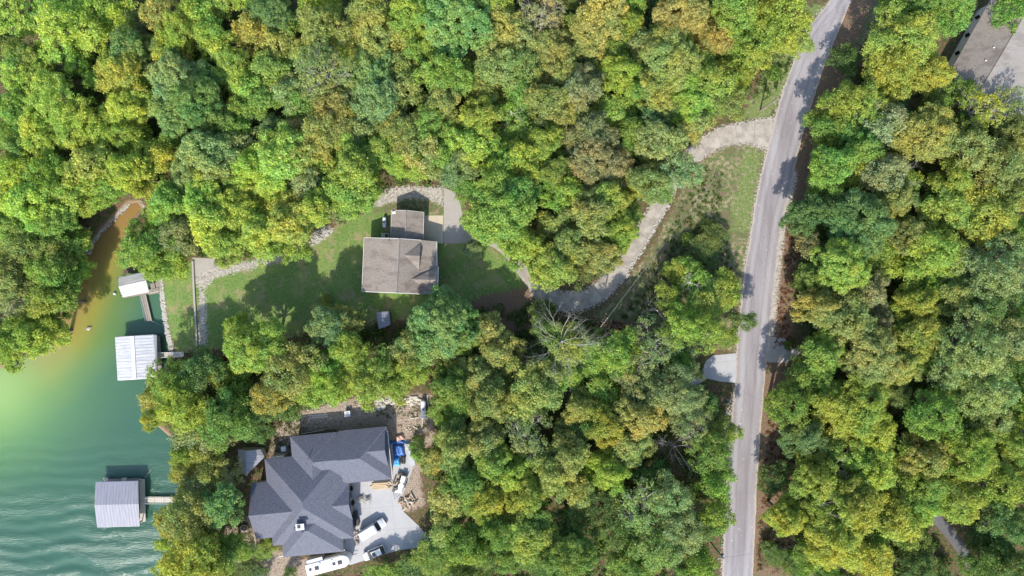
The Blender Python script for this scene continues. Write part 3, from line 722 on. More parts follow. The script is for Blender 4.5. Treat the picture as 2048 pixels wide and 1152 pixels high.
# 1: weathered little dock
r1, L1, P1 = boathouse('boathouse', 'smallest boathouse with arched weathered metal roof, uppermost of the three', [(288, 543.7), (236.4, 554.7), (236.4, 554.7), (245, 594.3), (297.9, 584.3), (297.9, 584.3)], 2.2, 2.2, 'weathered_metal_roof') if False else (None, None, None)
def arched_dock():
    root = empty('boathouse', W(270, 570, WZ), 0, 'smallest boathouse with pale metal roof under a lime tree', 'boathouse'); o0 = root.location.copy()
    L = lambda px, py, z: W(px, py, z) - o0
    m = MB(); K = 2; ring = []
    A, B = (236.4, 554.7), (289, 543.7); Mw, Me = (237.2, 573.5), (292.3, 561.2); C, D = (245, 594.5), (298, 584.3)
    def cur(p0, p1, p2, z0, z1, z2, u):
        a = Vector((p0[0], p0[1], z0)); b = Vector((p1[0], p1[1], z1)); c = Vector((p2[0], p2[1], z2))
        b = b * 2 - (a + c) / 2; q = a.lerp(b, u).lerp(b.lerp(c, u), u); return L(q.x, q.y, q.z)
    for k in range(K + 1):
        u = k / K; ring.append((cur(A, Mw, C, 1.6, 2.25, 1.6, u), cur(B, Me, D, 1.6, 2.25, 1.6, u)))
    for k in range(K):
        a, b = ring[k]; c, d = ring[k + 1]; t = Vector((0, 0, .07)); m.add([a, c, d, b, a - t, c - t, d - t, b - t], [(0, 1, 2, 3), (7, 6, 5, 4), (0, 3, 7, 4), (1, 5, 6, 2), (0, 4, 5, 1), (3, 2, 6, 7)])
    m.build('roof', 'weathered_metal_roof', root)
    for p in ((242, 556), (286, 548), (249, 591), (294, 583)): q = L(*p, 0); MB().box((q.x, q.y, .9), (.16, .16, 2.6)).build('post', 'dark_wood', root)
    d = MB(); Z = .45
    for (a, b, w, n) in (((300, 547), (308, 586), .9, 12), ((313, 556), (318, 583), .9, 10), ((296, 552), (315, 549), .9, 6), ((296, 585), (317, 581), 1.0, 8), ((244, 556), (249, 592), .8, 12), ((246, 592), (300, 583), .9, 18)):
        planks(d, L(*a, -.3).xy, L(*b, -.3).xy, w, Z, n)
    d.build('deck', 'weathered_wood', root)
    d = MB(); planks(d, L(247, 542, -.3).xy, L(282, 537, -.3).xy, 1.2, Z - .03, 12); d.build('swim_platform', 'dark_wood', root)
    r = MB()
    for a, b in (((300, 547), (318, 544)), ((318, 544), (322, 582)), ((322, 582), (300, 586))):
        pa, pb = L(*a, .6), L(*b, .6); r.tube([pa, pb], .05, 5)
        for k in range(3): q = pa.lerp(pb, k / 2); r.tube([q, q - Vector((0, 0, .9))], .05, 4)
    r.build('railing', 'pale_wood', root)
    d = empty('walkway', W(291, 616, WZ), 0, 'old brown plank walkway with two pale pipes, hanging below the smallest boathouse', 'walkway'); w0 = d.location.copy()
    k = MB(); planks(k, L(286, 590, -.3).xy - (w0 - root.location).xy, L(299, 642, -.3).xy - (w0 - root.location).xy, 1.05, .4, 22); k.build('planks', 'weathered_wood', d)
    k = MB(); sh = (w0 - root.location)
    for dx in (-4, 4.5):
        k.tube([L(287 + dx, 590, -.3) - sh + Vector((0, 0, .02)), L(299 + dx, 642, -.3) - sh + Vector((0, 0, .02))], .06, 5)
    k.build('rail', 'pale_wood', d)
    k = MB()
    for dx in (-8, -6): k.tube([L(287 + dx, 592, -.5) - sh, L(298 + dx, 643, -.5) - sh], .045, 5)
    k.build('mooring_pipe', 'grey_steel', d)
arched_dock()
# 2 white boathouse
r2, L2, P2 = boathouse('boathouse', 'white ribbed metal roofed boathouse, middle one of three on the lake', [(230, 674.5), (264, 672), (306.5, 669.6), (313, 756), (268.5, 758.6), (235.4, 760.7)], 1.9, 2.5, 'white_metal_roof')
MB().add([L2(264, 672.3, 2.56) if False else W(261, 672.6, 2.56) - r2.location, W(268, 672.2, 2.56) - r2.location, W(272.5, 758.4, 2.56) - r2.location, W(265.5, 758.8, 2.56) - r2.location], [(3, 2, 1, 0)]).build('ridge_cap', 'white_paint', r2)
a, b, c_, d_ = (W(306.7, 669.8, 1.85), W(313.5, 670.5, 1.6), W(316, 752, 1.6), W(313, 755.5, 1.85))
MB().add([p - r2.location for p in (a, b, c_, d_)], [(3, 2, 1, 0)]).build('side_roof', 'grey_steel', r2)
# 3 lilac boathouse
r3, L3, P3 = boathouse('boathouse', 'lilac grey ribbed boathouse with side deck, lowest of three on the lake', [(194.3, 1054.7), (189.3, 1010.3), (191, 964.5), (275.3, 962.3), (276, 1008), (278, 1052.3)], 1.7, 2.6, 'lilac_metal_roof')
d = MB(); planks(d, (W(284, 958, -.3) - r3.location).xy, (W(286, 1043, -.3) - r3.location).xy, 1.1, .5, 30); d.build('side_deck', 'pale_wood', r3)
for x in (209, 246): p = W(x, 960, .2) - r3.location; MB().box((p.x, p.y, .5), (1.0, .6, .2), .1).build('mooring_shelf', 'pale_wood', r3)
for y in (970, 995, 1020): p = W(283, y, 0) - r3.location; MB().box((p.x - .5, p.y, 1.0), (.12, .12, 1.6)).build('post', 'weathered_wood', r3)
def gangway(label, a, b, w, rails=True):
    mid = W((a[0] + b[0]) / 2, (a[1] + b[1]) / 2, 0); root = empty('gangway', mid, 0, label, 'gangway', 'gangways from the bank to the boathouses')
    A = W(*a, -.3) - mid; B = W(*b, .1) - mid
    m = MB(); n = 26; rz = math.atan2((B - A).y, (B - A).x)
    for i in range(n):
        p = A.lerp(B, (i + .5) / n); m.box(p, ((B - A).length / n - .04, w, .07), rz)
    m.build('planks', 'pale_wood', root)
    s = Vector((-math.sin(rz), math.cos(rz), 0)) * (w / 2 - .03)
    for q in (s, -s):
        r = MB().tube([A + q + Vector((0, 0, .9)), B + q + Vector((0, 0, .9))], .04, 5)
        for k in range(6): p = A.lerp(B, k / 5) + q; r.tube([p, p + Vector((0, 0, .9))], .035, 4)
        r.build('handrail', 'white_trim', root)
gangway('short pale gangway joining the white roofed boathouse to the lawn bank', (315, 710), (368, 708), 1.0)
gangway('long pale gangway joining the lilac roofed boathouse to the wooded bank', (289, 999), (388, 1000), 1.15)
def buoy(px, py, r, label, mat='white_paint'):
    root = empty('buoy', W(px, py, WZ), 0, label, 'buoy')
    MB().blob((0, 0, r * .4), (r, r, r), 10, 6, 1, .02).build('float', mat, root, True); MB().tube([(0, 0, r), (0, 0, r * 1.7)], r * .18, 6).build('eye', 'grey_steel', root)
buoy(230, 587, .32, 'small white mooring buoy left of the smallest boathouse')
buoy(249, 532, .24, 'tiny white buoy above the smallest boathouse beside overhanging leaves')
def snag():
    root = empty('stump', W(177, 657, WZ), 0, 'old tree stump poking out of the green water on its own', 'stump')
    MB().tube([(0, 0, -1.5), (0, 0, .1), (.12, .05, .35)], [.5, .42, .2], 7).build('trunk', 'deadwood', root); MB().tube([(0, 0, 0), (.5, .2, .3), (.75, .1, .35)], [.16, .12, .04], 5).build('branch', 'deadwood', root)
snag()
for (a, b, nm) in (((303, 642), (327, 652), 'blue mooring line from the plank walkway to the rocky bank'), ((289, 956), (303, 938), 'thin mooring line running up right from the lilac boathouse')):
    o = MB().tube([W(*a, -.2), W((a[0] + b[0]) / 2, (a[1] + b[1]) / 2, -.45), W(*b, -.3)], .035, 4).build('mooring_line', 'pale_wire'); tag(o, nm, 'rope')

# ------------------------------------------------------------------ retaining wall, stones
def wall_strip():
    pts = [W(*p).xy for p in [(386.5, 522), (388, 560), (390, 600), (393, 650), (394.5, 692)]]
    m = MB()
    for i in range(len(pts) - 1):
        a, b = pts[i], pts[i + 1]; mid = (a + b) / 2; m.box((mid.x, mid.y, .1), ((b - a).length, .35, .5), math.atan2((b - a).y, (b - a).x))
    tag(m.build('retaining_wall', 'grey_concrete'), 'low pale concrete edging wall along the white gravel walk above the lake', 'wall')
wall_strip()
def stones(name, line, width, n, r0, r1, mat, zf, seed, label=None, kind='stuff'):
    rr = random.Random(seed); pts = [W(*p).xy for p in line]; seg = [(pts[i + 1] - pts[i]).length for i in range(len(pts) - 1)]; T = sum(seg); m = MB()
    for k in range(n):
        t = rr.uniform(0, T); i = 0
        while i < len(seg) - 1 and t > seg[i]: t -= seg[i]; i += 1
        p = pts[i].lerp(pts[i + 1], t / seg[i]) + Vector((rr.uniform(-1, 1), rr.uniform(-1, 1))) * width
        s = rr.uniform(r0, r1); m.blob((p.x, p.y, zf), (s, s * rr.uniform(.7, 1.2), s * .6), 6, 4, k)
    o = m.build(name, mat); tag(o, label, 'stones', kind=kind); return o
stones('shore_stones', [(318, 552), (321, 580), (325, 620), (331, 660), (341, 702)], .42, 420, .12, .3, 'pale_rock', -.55, 3, 'pale riprap stones along the lawn bank')
stones('shore_stones', [(171, 508), (181, 484), (202, 458), (230, 430), (254, 410)], .4, 300, .08, .2, 'pale_rock', -.72, 4, 'pale stones along the head of the cove')
stones('gravel_rocks', [(625, 485), (640, 470), (660, 458)], .7, 90, .1, .3, 'pale_rock', .05, 5, 'white rock patch at the wood edge left of the tan house')
stones('gravel_rocks', [(1245, 566), (1262, 530), (1290, 492), (1312, 450), (1338, 408)], .35, 260, .06, .2, 'pale_rock', .03, 6, 'white stone edging outside the driveway bend')
stones('rubble', [(745, 812), (765, 800), (790, 800), (820, 803), (842, 800)], .8, 110, .1, .45, 'rubble', .1, 8, 'broken concrete rubble at the top of the brown yard')
stones('gravel_rocks', [(1462, 800), (1452, 850), (1448, 880)], .6, 120, .06, .2, 'pale_rock', .03, 9, 'pale stones on the road shoulder')

# ------------------------------------------------------------------ vehicles and yard objects
def wheel(parent, p, r=.36, w=.24):
    t = MB(); t.tube([(0, -w / 2, 0), (0, w / 2, 0)], r, 18); o = t.build('wheel', 'tyre', parent); o.location = p
    MB().tube([(0, -w / 2 - .01, 0), (0, w / 2 + .01, 0)], r * .58, 14).build('rim', 'rim', o)
def loft(m, secs):
    """secs: (x, halfwidth_bottom, halfwidth_top, z0, z1)"""
    n = len(secs); base = len(m.v)
    for x, wb, wt, z0, z1 in secs:
        m.v += [(x, -wb * .94, z0), (x, -wb, z0 + (z1 - z0) * .35), (x, -wt, z1 - .06), (x, -wt * .9, z1), (x, wt * .9, z1), (x, wt, z1 - .06), (x, wb, z0 + (z1 - z0) * .35), (x, wb * .94, z0)]
    for i in range(n - 1):
        for j in range(8):
            a = base + i * 8 + j; b = base + i * 8 + (j + 1) % 8; m.f.append((a, b, b + 8, a + 8))
    m.f.append(tuple(base + j for j in range(8))[::-1] if False else tuple(base + j for j in range(8))); m.f.append(tuple(base + (n - 1) * 8 + j for j in reversed(range(8)))); return m
def van():
    a = W(721.5, 1073, 1.2); b = W(768.5, 1044, 1.2); L = (b - a).length; c = (a + b) / 2; rz = math.atan2(b.y - a.y, b.x - a.x)
    root = empty('van', (c.x, c.y, .05), rz, 'long white van with ribbed roof parked diagonally on the pale forecourt', 'van')
    h = L / 2
    loft(MB(), [(-h, .93, .9, .4, 1.2), (-h + .1, .98, .95, .35, 1.25), (h - 1.9, .98, .95, .35, 1.25), (h - 1.0, .98, .92, .35, 1.2), (h - .25, .92, .82, .38, 1.0), (h, .78, .7, .45, .85)]).build('body', 'white_paint', root, True)
    loft(MB(), [(-h + .05, .95, .84, 1.15, 2.0), (-h + .3, .95, .86, 1.15, 2.06), (h - 2.2, .95, .86, 1.15, 2.06), (h - 1.95, .94, .84, 1.15, 2.02), (h - 1.8, .93, .82, 1.15, 1.9)]).build('roof', 'white_paint', root)
    MB().add([(h - 1.97, -.80, 2.0), (h - 1.97, .80, 2.0), (h - 1.15, .88, 1.26), (h - 1.15, -.88, 1.26)], [(0, 3, 2, 1)]).build('windshield', 'glass', root)
    for s in (-1, 1):
        for k in range(4):
            x = -h + .35 + k * .83; MB().add([(x, s * .925, 1.3), (x + .72, s * .925, 1.3), (x + .72, s * .885, 1.85), (x, s * .885, 1.85)], [(0, 1, 2, 3)]).build('side_window', 'glass', root)
        MB().box((h - 1.6, s * 1.1, 1.35), (.14, .22, .25)).build('mirror', 'black_plastic', root)
        MB().box((h - .12, s * .6, .75), (.12, .3, .2)).build('headlight', 'rim', root); MB().box((-h + .0, s * .82, 1.0), (.06, .14, .4)).build('tail_light', 'red_light', root)
        for x in (-h + 1.1, h - 1.05): wheel(root, (x, s * .86, .36))
    rb = MB()
    for k in range(7): rb.box((-h / 2 + .55, -.72 + k * .24, 2.075), (L * .55, .05, .035))
    rb.build('roof_rib', 'rim', root)
    MB().box((-h - .06, 0, .5), (.14, 1.8, .18)).build('bumper', 'black_plastic', root)
van()
def suv():
    a = W(727, 1116, 1.0); b = W(769, 1098, 1.0); L = (b - a).length; c = (a + b) / 2; rz = math.atan2(b.y - a.y, b.x - a.x)
    root = empty('suv', (c.x, c.y, .05), rz, 'white estate car with roof rails and sunroof, nose under a green tree', 'car'); h = L / 2
    loft(MB(), [(-h, .7, .62, .4, .78), (-h + .25, .86, .8, .3, .9), (-h + 1.2, .92, .86, .28, 1.02), (h - .4, .92, .88, .28, 1.05), (h, .84, .8, .4, .95)]).build('body', 'white_paint', root, True)
    loft(MB(), [(-h + 1.15, .86, .84, .95, 1.04), (-h + 1.9, .86, .70, .95, 1.55), (h - .7, .86, .70, .95, 1.55), (h - .12, .84, .78, .95, 1.1)]).build('cabin', 'glass', root)
    MB().box(((-h + 1.95 + h - .75) / 2, 0, 1.575), ((2 * h - 2.6), 1.36, .05)).build('roof', 'white_paint', root)
    MB().box((-h + 2.4, 0, 1.605), (.7, .8, .02)).build('sunroof', 'glass', root)
    for s in (-1, 1):
        MB().tube([(-h + 2.0, s * .62, 1.66), (h - .8, s * .62, 1.66)], .03, 5).build('roof_rail', 'black_plastic', root)
        MB().box((-h + 1.5, s * .98, 1.05), (.12, .2, .15)).build('mirror', 'white_paint', root)
        MB().box((-h + .05, s * .6, .68), (.1, .3, .15)).build('headlight', 'rim', root); MB().box((h + .0, s * .72, .85), (.05, .2, .25)).build('tail_light', 'red_light', root)
        for x in (-h + .85, h - .85): wheel(root, (x, s * .84, .34))
suv()
def caravan():
    a = W(614, 1140, 2.4); b = W(700, 1117, 2.4); L = (b - a).length; c = (a + b) / 2; rz = math.atan2(b.y - a.y, b.x - a.x)
    root = empty('travel_trailer', (c.x, c.y, 0), rz, 'long white travel trailer with five dark roof hatches parked below the blue house', 'travel trailer'); h = L / 2
    pl = [(-h, -1.2), (h - 1.1, -1.2), (h - .25, -.75), (h, -.3), (h, .3), (h - .25, .75), (h - 1.1, 1.2), (-h, 1.2)]
    MB().prism(pl, .6, 3.05).build('body', 'white_paint', root, bevel=.12)
    def rh(x, y, w, d, hh, mat, nm): MB().box((x, y, 3.06 + hh / 2), (w, d, hh)).build(nm, mat, root, bevel=.03)
    rh(-h + .9, .1, .45, .45, .12, 'black_plastic', 'roof_hatch'); rh(-h + 2.2, .05, .75, .65, .14, 'black_plastic', 'roof_hatch'); rh(h - 3.1, .0, .55, .5, .12, 'black_plastic', 'roof_hatch')
    rh(h - 1.9, -.05, .8, .65, .16, 'black_plastic', 'roof_hatch'); rh(-h + 3.0, .8, .4, .4, .1, 'rim', 'roof_hatch'); rh(h - 3.3, .7, .5, .4, .1, 'rim', 'air_vent')
    MB().box((-h + 2.1, 1.55, 1.9), (3.2, .75, 2.0)).build('slide_out', 'grey_steel', root); MB().tube([(-h + 4, 1.3, 2.9), (h - 1.4, 1.3, 2.9)], .07, 6).build('awning_roll', 'beige', root)
    MB().box((h - 3.2, -1.23, 1.5), (.7, .06, 1.8)).build('door', 'beige', root)
    for k in range(3): MB().box((-h + 1.2 + k * 1.6, -1.23, 2.0), (.8, .06, .6)).build('window', 'glass', root)
    for s in (-1, 1):
        for x in (-.45, .45): wheel(root, (x, s * 1.1, .36))
    MB().tube([(h, 0, .6), (h + 1.0, 0, .55)], .06, 6).build('tow_bar', 'black_plastic', root)
caravan()
def work_trailer():
    a = W(793, 986, .8); b = W(806, 948, .8); c = (a + b) / 2; rz = math.atan2(b.y - a.y, b.x - a.x); L = (b - a).length; h = L / 2
    root = empty('utility_trailer', (c.x, c.y, .05), rz, 'open utility trailer heaped with white bins, boards and junk', 'trailer')
    MB().box((0, 0, .55), (L, 2.0, .1)).build('bed', 'dark_wood', root)
    for s in (-1, 1):
        MB().box((0, s * 1.03, .75), (L, .05, .4)).build('side_rail', 'grey_steel', root); wheel(root, (0, s * 1.2, .35)); MB().box((0, s * 1.2, .78), (.95, .3, .05)).build('mudguard', 'black_plastic', root)
    MB().tube([(-h, .8, .5), (-h - 1.3, 0, .5), (-h, -.8, .5)], .05, 6).build('draw_bar', 'black_plastic', root)
    def load(nm, lab, cat, mb, mat): o = mb.build(nm, mat); o.location = root.location; o.rotation_euler = root.rotation_euler; tag(o, lab, cat)
    load('plastic_bin', 'white rectangular bin at the upper end of the loaded utility trailer', 'bin', MB().box((1.1, -.35, .95), (1.5, .95, .7), .05, .9), 'white_paint')
    load('plastic_bin', 'rounded white bin in the middle of the loaded utility trailer', 'bin', MB().tube([(-.25, -.4, .6), (-.25, -.4, 1.2)], [.5, .55], 14), 'white_trim')
    load('mattress', 'flat white mattress at the lower end of the loaded utility trailer', 'mattress', MB().box((-1.3, -.25, .85), (1.1, 1.4, .3), .15), 'white_paint')
    m = MB()
    for k in range(5): m.box((.2 + random.uniform(-.2, .2), .45 + k * .11, .72 + k * .04), (2.8, .1, .05), random.uniform(-.08, .08))
    load('boards', 'bundle of tan boards lying along the loaded utility trailer', 'boards', m, 'tan_wood')
    m = MB(); rr = random.Random(5)
    for k in range(16): m.box((rr.uniform(-1.7, 1.7), rr.uniform(.1, .9), .8 + rr.random() * .2), (rr.uniform(.15, .5), rr.uniform(.1, .4), rr.uniform(.1, .3)), rr.uniform(0, 3))
    tagd = load('scrap_heap', 'small dark scrap heaped along the left side of the trailer', 'scrap', m, 'black_plastic')
work_trailer()
def cloth(name, label, px0, py0, w, d, hgt, rz, mat, seed, cat='tarp'):
    rr = random.Random(seed); n = 14; m = MB(); c = W(px0, py0, 0)
    hs = {}
    for i in range(n + 1):
        for j in range(n + 1):
            u, v = i / n, j / n; e = min(u, 1 - u, v, 1 - v); z = hgt * min(1, e * 5) ** .6 + rr.uniform(-.09, .09) * (e > 0) + .1 * math.sin(u * 14 + v * 5)
            m.v.append(((u - .5) * w + rr.uniform(-.05, .05), (v - .5) * d + rr.uniform(-.05, .05), max(.03, z)))
    for i in range(n):
        for j in range(n):
            a = i * (n + 1) + j; m.f.append((a, a + n + 1, a + n + 2, a + 1))
    o = m.build(name, mat, None, True); o.location = (c.x, c.y, .05); o.rotation_euler = (0, 0, rz); tag(o, label, cat); return o
cloth('tarp', 'deep blue crumpled tarpaulin over a heap beside the blue house', 798, 899, 2.3, 2.6, .9, .1, 'blue_tarp', 1)
cloth('tarp', 'light blue folded tarpaulin just below the deep blue one', 794, 922, 1.3, 1.9, .7, .05, 'light_blue_tarp', 2)
cloth('tarp', 'dark blue strip of tarpaulin above the deep blue heap', 793, 884, 3.6, .7, .45, .08, 'blue_tarp', 3)
cloth('blanket', 'pinkish blanket heap at the top of the tarpaulins', 800, 875, 1.8, 1.2, .5, .3, 'pink_cloth', 4, 'blanket')
cloth('black_sheet', 'black plastic sheet between the blue tarpaulins', 806, 918, 1.1, 1.9, .5, -.1, 'black_plastic', 6, 'sheet')
o = MB().box((0, 0, .45), (1.3, 3.0, .08)).build('panel', 'grey_steel'); o.location = W(824, 915); o.rotation_euler = (0, 0, .03); tag(o, 'long grey sheet metal panel lying right of the blue tarpaulins', 'panel')
o = MB().box((0, 0, .4), (1.0, 1.0, .75), .1).build('storage_box', 'grey_steel', bevel=.05); o.location = W(816, 891); tag(o, 'pale grey square box at the upper right of the blue tarpaulins', 'box')
def rack(px, py, label):
    root = empty('sawhorse_rack', W(px, py, .05), .08, label, 'rack', 'metal racks on the forecourt')
    for s in (-.55, .55):
        MB().tube([(s, -.8, 0), (s, -.3, .85), (s, .3, .85), (s, .8, 0)], .04, 5).build('frame', 'grey_steel', root)
    m = MB()
    for k in range(5): m.box((0, -.5 + k * .25, .5 + .08 * (k % 2)), (1.2, .06, .06), .05 * k)
    m.build('bars', 'pale_wood', root); MB().box((.1, .25, .3), (.7, .5, .4)).build('crate', 'black_plastic', root)
rack(721, 998, 'left of two metal racks on the pale forecourt'); rack(735, 1000, 'right of two metal racks on the pale forecourt')
def lumber():
    rr = random.Random(2); root = empty('lumber_stack', W(762, 968, .05), R(4), 'stack of tan boards beside the forecourt under the roof edge', 'lumber')
    for k in range(3):
        m = MB()
        for j in range(4): m.box((rr.uniform(-.3, .3), -.8 + j * .34 , .12 + k * .16), (3.9 - k * .5, .28, .12), rr.uniform(-.06, .06))
        m.build('board_layer', 'tan_wood', root)
    root = empty('firewood_pile', W(815, 1004), R(30), 'jumbled pile of split logs right of the forecourt', 'firewood')
    for k in range(34):
        a = rr.uniform(0, 3.1); p = Vector((rr.uniform(-1.5, 1.5), rr.uniform(-1, 1), .15 + rr.random() * .5)); d = Vector((math.cos(a), math.sin(a), rr.uniform(-.2, .2))) * rr.uniform(.4, .8)
        MB().tube([p - d, p + d], rr.uniform(.08, .16), 6).build('log', 'log_wood' if rr.random() < .7 else 'pale_wood', root)
lumber()
def wallside():
    rr = random.Random(9)
    root = empty('bench', W(714, 1035, .05), R(8), 'long black covered bench against the blue house wall', 'bench'); MB().box((0, 0, .5), (.8, 3.0, .12)).build('seat', 'black_plastic', root, bevel=.05)
    for s in (-1.3, 1.3): MB().box((0, s, .25), (.7, .1, .45)).build('leg', 'black_plastic', root)
    MB().box((-.35, 0, .85), (.1, 3.0, .6)).build('backrest', 'black_plastic', root)
    m = MB()
    for k in range(22): m.box((rr.uniform(-.4, .4), rr.uniform(-2.2, 2.2), .25), (rr.uniform(.2, .5), rr.uniform(.2, .6), rr.uniform(.2, .6)), rr.random())
    o = m.build('scrap_heap', 'weathered_wood'); o.location = W(713, 1068, .05); tag(o, 'brown planter boxes and scrap along the blue house wall near the van', 'scrap')
    for k, (px, py, lab) in enumerate(((703, 975, 'dark potted shrub at the inner corner of the blue house'), (706, 1003, 'dark potted shrub above the black bench'))):
        root = empty('potted_plant', W(px, py, .05), 0, lab, 'plant'); MB().tube([(0, 0, 0), (0, 0, .5)], [.3, .4], 10).build('pot', 'black_plastic', root)
        leaves(root, 'foliage', 260, (0, 0, .9), (.6, .6, .6), .13, (.03, .045, .02))
def leaf_mesh(name, P, Nn, size, tint, clump, aspect=.55, seed=1):
    n = len(P); r = np.random.default_rng(seed)
    rv = r.normal(size=(n, 3)); t = np.cross(Nn, rv); t /= np.linalg.norm(t, axis=1, keepdims=True) + 1e-9; b = np.cross(Nn, t)
    size = np.asarray(size)[:, None]
    bend = Nn * size * .25
    V = np.stack([P + t * size - bend, P + b * size * aspect, P - t * size - bend, P - b * size * aspect], 1).reshape(-1, 3)
    me = bpy.data.meshes.new(name); me.vertices.add(4 * n); me.vertices.foreach_set('co', V.ravel().astype(np.float32))
    me.loops.add(4 * n); me.loops.foreach_set('vertex_index', np.arange(4 * n, dtype=np.int32))
    me.polygons.add(n); me.polygons.foreach_set('loop_start', np.arange(0, 4 * n, 4, dtype=np.int32)); me.update(calc_edges=True)
    for nm, a in (('tint', tint), ('clump', clump)):
        at = me.attributes.new(nm, 'FLOAT', 'FACE'); at.data.foreach_set('value', np.asarray(a, np.float32))
    return me
def unit(v): return v / (np.linalg.norm(v, axis=1, keepdims=True) + 1e-9)
def leaves(parent, name, n, c, r, size, color, seed=3):
    g = np.random.default_rng(seed); u = unit(g.normal(size=(n, 3))); P = u * np.array(r) * g.uniform(.6, 1, (n, 1)) + np.array(c)
    me = leaf_mesh(name, P, unit(u + g.normal(size=(n, 3)) * .5), g.uniform(.7, 1.3, n) * size, g.random(n), g.random(n))
    o = link(name, me, 'foliage', parent); o.color = (*color, 1); return o
wallside()
def ac_unit(px, py, label, s=1.0):
    root = empty('air_conditioner', W(px, py), R(6), label, 'air conditioner'); MB().box((0, 0, .5), (1.15 * s, 1.15 * s, 1.0)).build('casing', 'white_paint', root, bevel=.06)
    MB().tube([(0, 0, 1.0), (0, 0, 1.04)], .36 * s, 16).build('fan_grille', 'rim', root)
ac_unit(697, 826, 'white square unit on brown ground above the blue house'); ac_unit(570, 896, 'white square unit at the left corner of the blue house', .9)
def tank(px, py, L, r, rz, label):
    root = empty('gas_tank', W(px, py), rz, label, 'gas tank'); h = L / 2
    pts = []; rad = []
    for k in range(7): a = k / 6 * math.pi / 2; pts.append((0, -h + r * (1 - math.sin(a)) , r + .25)); rad.append(max(.01, r * math.cos(math.pi / 2 - a)))
    pts = [(0, -h + r * (1 - math.cos(k / 6 * math.pi / 2)), r + .25) for k in range(7)]; rad = [max(.02, r * math.sin(k / 6 * math.pi / 2)) for k in range(7)]
    pts += [(0, -p[1], p[2]) for p in reversed(pts)]; rad += list(reversed(rad))
    MB().tube(pts, rad, 16).build('shell', 'tank_white', root, True)
    MB().tube([(0, 0, 2 * r + .2), (0, 0, 2 * r + .42)], .17, 10).build('valve_dome', 'black_plastic', root)
    for s in (-1, 1): MB().box((0, s * h * .55, .15), (r * 1.4, .12, .3)).build('foot', 'rim', root)
tank(770, 445, 2.2, .38, 0, 'small white gas tank standing in the shade left of the garage')
tank(848, 817, 3.9, .55, R(2), 'long white gas tank in the brown yard above the blue house')
def yard_ladder():
    root = empty('ladder', W(637, 832), R(5), 'pale ladder lying on the brown ground above the blue house', 'ladder')
    for s in (-.28, .28): MB().box((0, s, .1), (3.9, .08, .1)).build('rail', 'white_trim', root)
    for k in range(13): MB().box((-1.75 + k * .29, 0, .1), (.07, .56, .06)).build('rung', 'white_trim', root)
    m = MB()
    for a, b in (((1290 / 3 + 400 - 5, 0), (0, 0)),): pass
    rr = random.Random(4); k = 0
    for (px, py, L, a) in ((739, 806, 2.0, 90), (800, 801, 2.6, 8), (822, 796, 2.4, 8), (856, 806, 3.2, 95), (829, 836, 1.8, 5), (832, 856, 1.2, -28), (845, 842, 2.2, 88), (857, 826, 2.4, 85)):
        c = W(px, py); m.box((c.x, c.y, .1), (L, .22, .14), R(a))
    tag(m.build('timber_edging', 'pale_wood'), 'pale timber beams framing the brown yard by the long gas tank', 'timbers')
    for px, py, s, lab in ((758, 815, .55, 'white boulder at the left of the yard rubble'), (767, 812, .6, 'tan boulder right of the white one in the yard'), (540, 836, .7, 'pale boulder in the trees left of the brown yard'), (783, 795, .6, 'pale boulder at the wood edge above the brown yard')):
        c = W(px, py); o = MB().blob((0, 0, s * .3), (s, s * 1.2, s * .6), 9, 6, int(px), .12).build('boulder', 'pale_rock'); o.location = c; tag(o, lab, 'boulder', 'boulders around the brown yard')
    root = empty('fire_pit', W(489, 1056), 0, 'round dark fire pit on brown ground left of the blue house', 'fire pit')
    a = [(.75 * math.cos(t * math.pi / 10), .6 * math.sin(t * math.pi / 10), .15) for t in range(21)]; MB().tube(a, .12, 6, False).build('rim', 'rock', root)
    MB().prism([(p[0] * .95, p[1] * .95) for p in a[:-1]], .0, .06).build('ash_bed', 'dark_soil', root)
    f = MB()
    pts = [W(*p, .5) for p in [(507, 1068), (512, 1092), (515, 1120), (522, 1150)]]
    for i in range(3): f.tube([pts[i], pts[i + 1]], .05, 5); f.tube([pts[i] - Vector((0, 0, .4)), pts[i + 1] - Vector((0, 0, .4))], .04, 5)
    for p in resample([q.xy for q in pts], 1.4): f.tube([(p.x, p.y, 0), (p.x, p.y, 1.0)], .06, 5)
    tag(f.build('fence', 'pale_wood'), 'thin pale post fence running down the left side of the blue house', 'fence')
    # steps and box by the tan house
    root = empty('steps', W(772, 472), 0, 'small tan timber landing at the inner corner of house and garage', 'steps'); MB().box((0, 0, .9), (1.6, 1.1, .12)).build('landing', 'beige', root)
    for s in (-.7, .7): MB().box((s, 0, .45), (.1, 1.0, .9)).build('post', 'weathered_wood', root)
    MB().box((.3, 0, 1.05), (.5, .5, .35)).build('grill', 'black_plastic', root)
yard_ladder()

# ------------------------------------------------------------------ power poles and wires
def pole(px, py, h, label, arm_rz=0.6, trans=False):
    root = empty('utility_pole', W(px, py), 0, label, 'utility pole', 'wooden utility poles')
    MB().tube([(0, 0, 0), (0, 0, h)], [.17, .11], 8).build('shaft', 'pole_wood', root)
    a = Vector((math.cos(arm_rz), math.sin(arm_rz), 0)) * 1.1
    MB().box((0, 0, h - .5), (2.2, .1, .12), arm_rz).build('cross_arm', 'weathered_wood', root)
    for t in (-.9, 0, .9): MB().tube([a * t + Vector((0, 0, h - .45)), a * t + Vector((0, 0, h - .2))], .06, 6).build('insulator', 'white_paint', root)
    if trans:
        MB().tube([(.35, .1, h - 1.9), (.35, .1, h - 1.0)], .28, 12).build('transformer', 'rim', root)
    return [W(px, py) + a * t + Vector((0, 0, h - .2)) for t in (-.9, 0, .9)]
pA = pole(1520, 222, 9.4, 'wooden utility pole on the grass beside the driveway mouth', .9)
